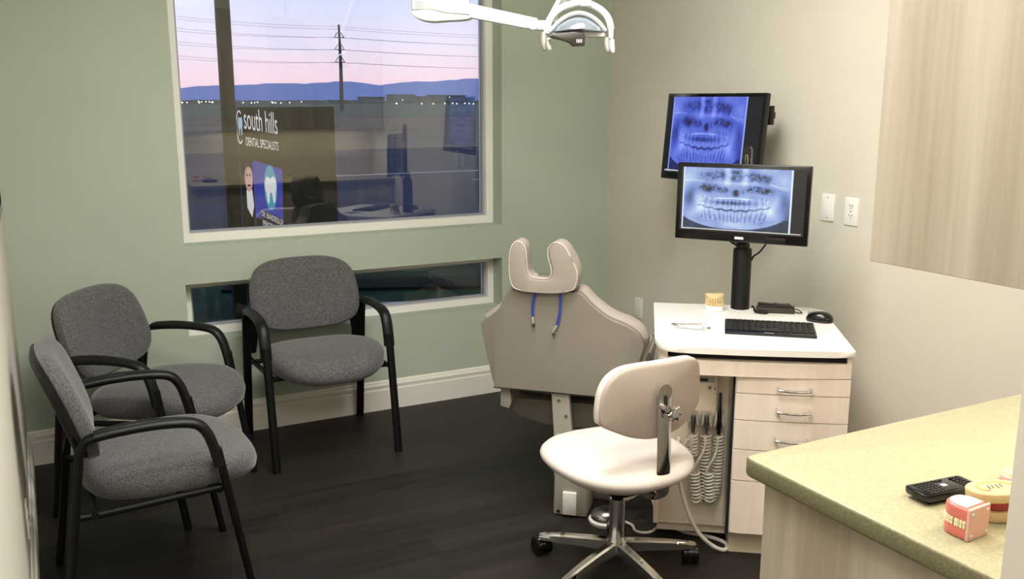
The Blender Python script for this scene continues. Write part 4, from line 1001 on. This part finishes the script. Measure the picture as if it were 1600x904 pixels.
# ------------------------------------------------------------------ outside the window
def omat(name, rgb, amt=.12, scale=.6): return mat(name, rgb, .95, spec=.05, noise=(scale, amt))
G = dict(lawn=omat('dark_lawn', (22, 44, 30), .45, 1.6), asphalt=omat('dusk_asphalt', (48, 54, 70), .22, .35), field=omat('dry_field', (96, 90, 80), .28, .09), scrub=omat('grey_green_scrub', (82, 90, 82), .15, .02),
         hill=omat('blue_hills', (126, 146, 194), .06, .002), bld=omat('dim_buildings', (104, 116, 118), .05, .05), bark=omat('weathered_pole', (86, 82, 78), .1, 3), col=omat('dark_olive_column', (32, 34, 26), .08, 4), kerb=omat('pale_kerb', (150, 152, 150), .1, 2), path=omat('dark_path', (16, 22, 19), .2, 2),
         sign=omat('dark_olive_board', (30, 33, 27), .08, 5))
GZ = -.15
def ground(name, x0, x1, y0, y1, z, m):
    bm = B(); bm.faces.new([bm.verts.new(p) for p in ((x0, y0, z), (x1, y0, z), (x1, y1, z), (x0, y1, z))]); return struct(obj(name, bm, m, smooth=False))
ground('ground_lawn', -30, 60, YB + WT, 11.2, GZ, G['lawn'])
ground('ground_asphalt', -60, 120, 11.2, 33, GZ - .03, G['asphalt'])
ground('ground_field', -300, 600, 33, 95, GZ - .05, G['field'])
ground('ground_scrub', -1500, 4000, 95, 4200, GZ - .08, G['scrub'])
bm = B()
rng = np.random.default_rng(11); N = 160; xs = np.linspace(-600, 3600, N)
base = np.interp(xs, [-600, 300, 445, 608, 760, 945, 1050, 1110, 1250, 1438, 1800, 3600], [25, 30, 36, 50, 52, 61, 60, 53, 63, 74, 90, 60]) + rng.normal(0, .9, N) + 2 * np.sin(xs / 37.)
va = [bm.verts.new((x, 3000, -2)) for x in xs]; vb = [bm.verts.new((x, 3120, h)) for x, h in zip(xs, base)]; vc = [bm.verts.new((x, 3400, -2)) for x in xs]
for i in range(N - 1): bm.faces.new((va[i], va[i + 1], vb[i + 1], vb[i])); bm.faces.new((vb[i], vb[i + 1], vc[i + 1], vc[i]))
hl = obj('mountain_range', bm, G['hill'], smooth=False); tag(hl, 'blue mountain range along the horizon outside the window', 'mountains')
# low band of trees in front of the town
bm = B(); N = 420; xs = np.linspace(-150, 900, N); hh = 1.0 + rng.random(N) * .5 + .3 * np.sin(xs / 9.)
va = [bm.verts.new((x, 420 + 6 * math.sin(x), GZ)) for x in xs]; vb = [bm.verts.new((x, 426 + 6 * math.sin(x), h)) for x, h in zip(xs, hh)]
for i in range(N - 1): bm.faces.new((va[i], va[i + 1], vb[i + 1], vb[i]))
tb = obj('treeline', bm, G['scrub'], smooth=False); tag(tb, 'low dark band of distant trees across the fields', 'trees', kind='stuff')
for x, wd, h, lb in ((153.2, 10.6, 2.9, 'small flat-roofed building on the skyline, leftmost of the distant blocks'), (168.6, 11.6, 4.1, 'taller flat-roofed block in the middle of the distant skyline'), (180.6, 4.2, 3.2, 'narrow low building between the two larger distant blocks'), (193, 17, 3.9, 'wide flat-roofed block at the right of the distant skyline'), (204.4, 4.4, 2.6, 'small building at the far right end of the skyline')):
    t = thing('distant_building', lb, 'building', (x, 440, GZ), 0, 'buildings on the far skyline')
    bm = B(); box2(bm, (-wd / 2, -4, 0), (wd / 2, 6, h)); obj('wall', bm, G['bld'], t, smooth=False)
    bm = B(); box2(bm, (-wd / 2 - .3, -4.3, h), (wd / 2 + .3, 6.3, h + .3)); obj('roof', bm, G['bld'], t, smooth=False)
lamp_m = mat('distant_lamp', (255, 240, 210), .5, noise=(3, .05), emit=((255, 244, 220), 6))
lb0 = None
lpos = [(54 + rng.random() * 52, 380 + rng.random() * 10, .35 + rng.random() * .8) for _ in range(22)] + [(118 + rng.random() * 50, 300 + rng.random() * 60, .22) for _ in range(12)] + [(191, 432, 2.9), (166, 432, 1.6)]
for p in lpos:
    if lb0 is None:
        bm = B(); bmesh.ops.create_icosphere(bm, subdivisions=1, radius=.2); o = lb0 = obj('town_lamp', bm, lamp_m)
        tag(o, 'tiny warm lamp among the distant trees beyond the field', 'lamp', 'town lamps on the horizon')
    else: o = lb0.copy(); COL.objects.link(o)
    o.location = p
# power pole with triangular cross arms and its wires
PX, PY = 47.0, 150.0
pp = thing('power_pole', 'tall power pole with three triangular cross arms outside the window', 'power pole', (PX, PY, GZ), 0)
bm = B(); tube(bm, [(0, 0, 0), (.1, 0, 7), (0, 0, 13.6)], [.34, .28, .16], 10); obj('pole', bm, G['bark'], pp)
arms = []
for z in (11.6, 9.7, 7.7):
    bm = B()
    for s in (-1, 1):
        tube(bm, [(0, 0, z), (s * .80, 0, z)], .07, 6); tube(bm, [(s * .80, 0, z), (s * .3, 0, z + .8)], .06, 6)
        arms.append((s * .78, z))
    obj('cross_arm', bm, G['bark'], pp)
pw_ = thing('power_wires', 'thin dark power wires strung across the pink dusk sky', 'wires', (PX, PY, GZ), 0)
wm = mat('wire_dark', (120, 112, 130), .8, noise=(1, .1))
for (x, z) in arms + [(0, 13.3), (.1, 12.9)]:
    bm = B(); k = 1 if x >= 0 else -1
    tube(bm, [(x - 40 + t * 4, -8 + t * .8, z + .9 - (1 - t / 10) * t / 10 * 3 - t / 10 * .9 + (0 if x < 0 else .5) * (1 - t / 10)) for t in range(11)] + [(x + t * 4, t * 0, z - t * .055 - t * (10 - t) * .012) for t in range(1, 11)], .020, 5)
    obj('wire', bm, wm, pw_)
# dark post just outside the glass, with a board built to hold the window lettering
pc_ = thing('outside_post', 'dark olive square post just outside the window, left of centre', 'post', (1.062, 5.52, GZ), 0)
bm = B(); box2(bm, (-.036, -.036, 0), (.036, .036, 3.6), bev=.004); obj('shaft', bm, G['col'], pc_, smooth=False)
bm = B(); box2(bm, (-.07, -.07, 0), (.07, .07, .05), bev=.004); obj('foot_plate', bm, G['col'], pc_, smooth=False)
for x, y0, wd, dp, nm, lb in ():
    pass
for (a, b, w_, m_, nm, lb, ct_) in (((1.6, 8.9), (6.2, 7.0), .5, G['path'], 'dark_garden_edge', 'broad dark strip crossing the lawn outside the low window', 'garden edge'), ((2.2, 7.6), (6.6, 6.2), .05, G['kerb'], 'kerb_line', 'pale thin kerb line on the lawn outside the low window', 'kerb')):
    A = Vector((a[0], a[1], GZ + .004)); Bq = Vector((b[0], b[1], GZ + .004)); n_ = (Bq - A).normalized().cross(Vector((0, 0, 1))) * w_ / 2
    bm = B(); box(bm, (0, 0, 0), ((Bq - A).length, w_, .03), mx=Matrix.Rotation(math.atan2(Bq.y - A.y, Bq.x - A.x), 4, 'Z')); bmesh.ops.translate(bm, vec=(A + Bq) / 2 + Vector((0, 0, .011)), verts=bm.verts)
    o = obj(nm, bm, m_, smooth=False); tag(o, lb, ct_)
for k, (y, w_, x0, x1) in enumerate(((13.2, .10, 4.2, 8.4), (21.5, .2, 6, 12), (19.0, .16, 9, 12.5))):
    bm = B(); box2(bm, (x0, y, GZ - .028), (x1, y + w_, GZ - .022)); o = obj('parking_line', bm, G['kerb'], smooth=False)
    tag(o, ('pale painted line nearest the window on the asphalt', 'long pale painted line farthest out on the asphalt', 'pale painted line at the right on the asphalt')[k], 'road marking', 'lines on the car park')
SY = 5.62
sb = thing('sign_board', 'dark sign board with white dental practice lettering and blue poster', 'sign', (1.42, SY, GZ), 0)
BX0, BX1 = -.285, .292
bm = B(); box2(bm, (BX0, 0, .55), (BX1, .03, 1.708), bev=.002); obj('board', bm, G['sign'], sb, smooth=False)
for x in (BX0 + .06, BX1 - .06):
    bm = B(); box2(bm, (x - .02, .03, 0), (x + .02, .07, 1.6), bev=.002); obj('stake', bm, G['col'], sb, smooth=False)
white_l = mat('white_lettering', (236, 236, 236), .6, noise=(30, .02), emit=((236, 238, 240), .35)); teal = mat('teal_print', (70, 168, 200), .6, noise=(30, .05), emit=((70, 168, 200), .25)); bluep = mat('blue_print', (52, 62, 176), .6, noise=(12, .15), emit=((52, 62, 176), .25)); paleb = mat('pale_blue_print', (190, 214, 238), .6, noise=(30, .03), emit=((190, 214, 238), .3)); skin = mat('portrait_print', (222, 176, 178), .6, noise=(14, .12), emit=((222, 176, 178), .25)); darkp = mat('dark_print', (46, 30, 36), .6, noise=(20, .1))  # emission gives the sign prints a painted glow; none is a lamp
def sign_text(body, x0, x1, z0, zl, cap, y, m, name='lettering'):
    """fit text between x0 and x1, base line falling from z0 to zl, letters cap high"""
    bm = text_bm(body, 1, lambda x, yy, z: (x, yy, z), depth=.0)
    xs = [v.co.x for v in bm.verts]; ys = [v.co.y for v in bm.verts]; a, b = min(xs), max(xs); h = max(ys)
    for v in bm.verts:
        t = (v.co.x - a) / (b - a); v.co = Vector((x0 + (x1 - x0) * t, y, z0 + (zl - z0) * t + v.co.y / h * cap))
    return obj(name, bm, m, sb, smooth=False)
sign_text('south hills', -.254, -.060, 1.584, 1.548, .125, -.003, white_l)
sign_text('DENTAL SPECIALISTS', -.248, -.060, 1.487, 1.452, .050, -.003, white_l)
def ring(cx, cz, rx, rz, wd, a0, a1, y, m, nm):
    bm = B(); n = 40; A = []; Bv = []
    for k in range(n + 1):
        t = rad(a0 + (a1 - a0) * k / n)
        A.append(bm.verts.new((cx + rx * math.cos(t), y, cz + rz * math.sin(t)))); Bv.append(bm.verts.new((cx + (rx - wd) * math.cos(t), y, cz + (rz - wd * 2.2) * math.sin(t))))
    for k in range(n): bm.faces.new((A[k], A[k + 1], Bv[k + 1], Bv[k]))
    return obj(nm, bm, m, sb, smooth=False)
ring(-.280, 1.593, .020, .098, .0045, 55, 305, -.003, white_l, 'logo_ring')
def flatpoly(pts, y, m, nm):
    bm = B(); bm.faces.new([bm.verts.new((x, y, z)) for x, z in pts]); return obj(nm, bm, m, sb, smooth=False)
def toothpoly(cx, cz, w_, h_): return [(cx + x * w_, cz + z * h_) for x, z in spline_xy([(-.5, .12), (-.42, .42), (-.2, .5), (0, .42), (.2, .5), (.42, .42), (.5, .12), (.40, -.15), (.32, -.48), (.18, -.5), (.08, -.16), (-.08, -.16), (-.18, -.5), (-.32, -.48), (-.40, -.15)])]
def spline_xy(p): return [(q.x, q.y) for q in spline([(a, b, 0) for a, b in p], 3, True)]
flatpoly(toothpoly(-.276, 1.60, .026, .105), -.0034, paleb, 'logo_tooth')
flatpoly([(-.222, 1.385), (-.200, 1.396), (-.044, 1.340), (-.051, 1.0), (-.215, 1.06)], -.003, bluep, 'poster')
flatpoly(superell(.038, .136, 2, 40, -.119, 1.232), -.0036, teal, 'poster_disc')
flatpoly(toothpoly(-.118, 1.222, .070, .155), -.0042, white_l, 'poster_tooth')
flatpoly(superell(.0225, .085, 2.1, 40, -.245, 1.300), -.0036, skin, 'portrait_face')
flatpoly(spline_xy([(-.268, 1.31), (-.264, 1.37), (-.245, 1.395), (-.226, 1.37), (-.222, 1.31), (-.230, 1.35), (-.245, 1.362), (-.260, 1.35)]), -.0042, darkp, 'portrait_hair')
for x in (-.254, -.236): flatpoly(superell(.0045, .007, 2, 12, x, 1.313), -.0044, darkp, 'portrait_eye')
flatpoly(superell(.010, .006, 2, 14, -.245, 1.252), -.0044, darkp, 'portrait_mouth')
flatpoly([(-.262, 1.226), (-.228, 1.226), (-.222, 1.13), (-.236, 1.06), (-.262, 1.12)], -.0034, white_l, 'portrait_coat')
flatpoly([(-.183, 1.108), (-.051, 1.038), (-.053, .90), (-.178, .96)], -.0050, darkp, 'poster_caption')
sign_text('DR. BANDERSLOE', -.180, -.054, 1.066, .999, .034, -.0056, white_l, 'caption_lettering')
sign_text('PERIODONTIST', -.176, -.054, 1.010, .945, .034, -.0056, white_l, 'caption_lettering')
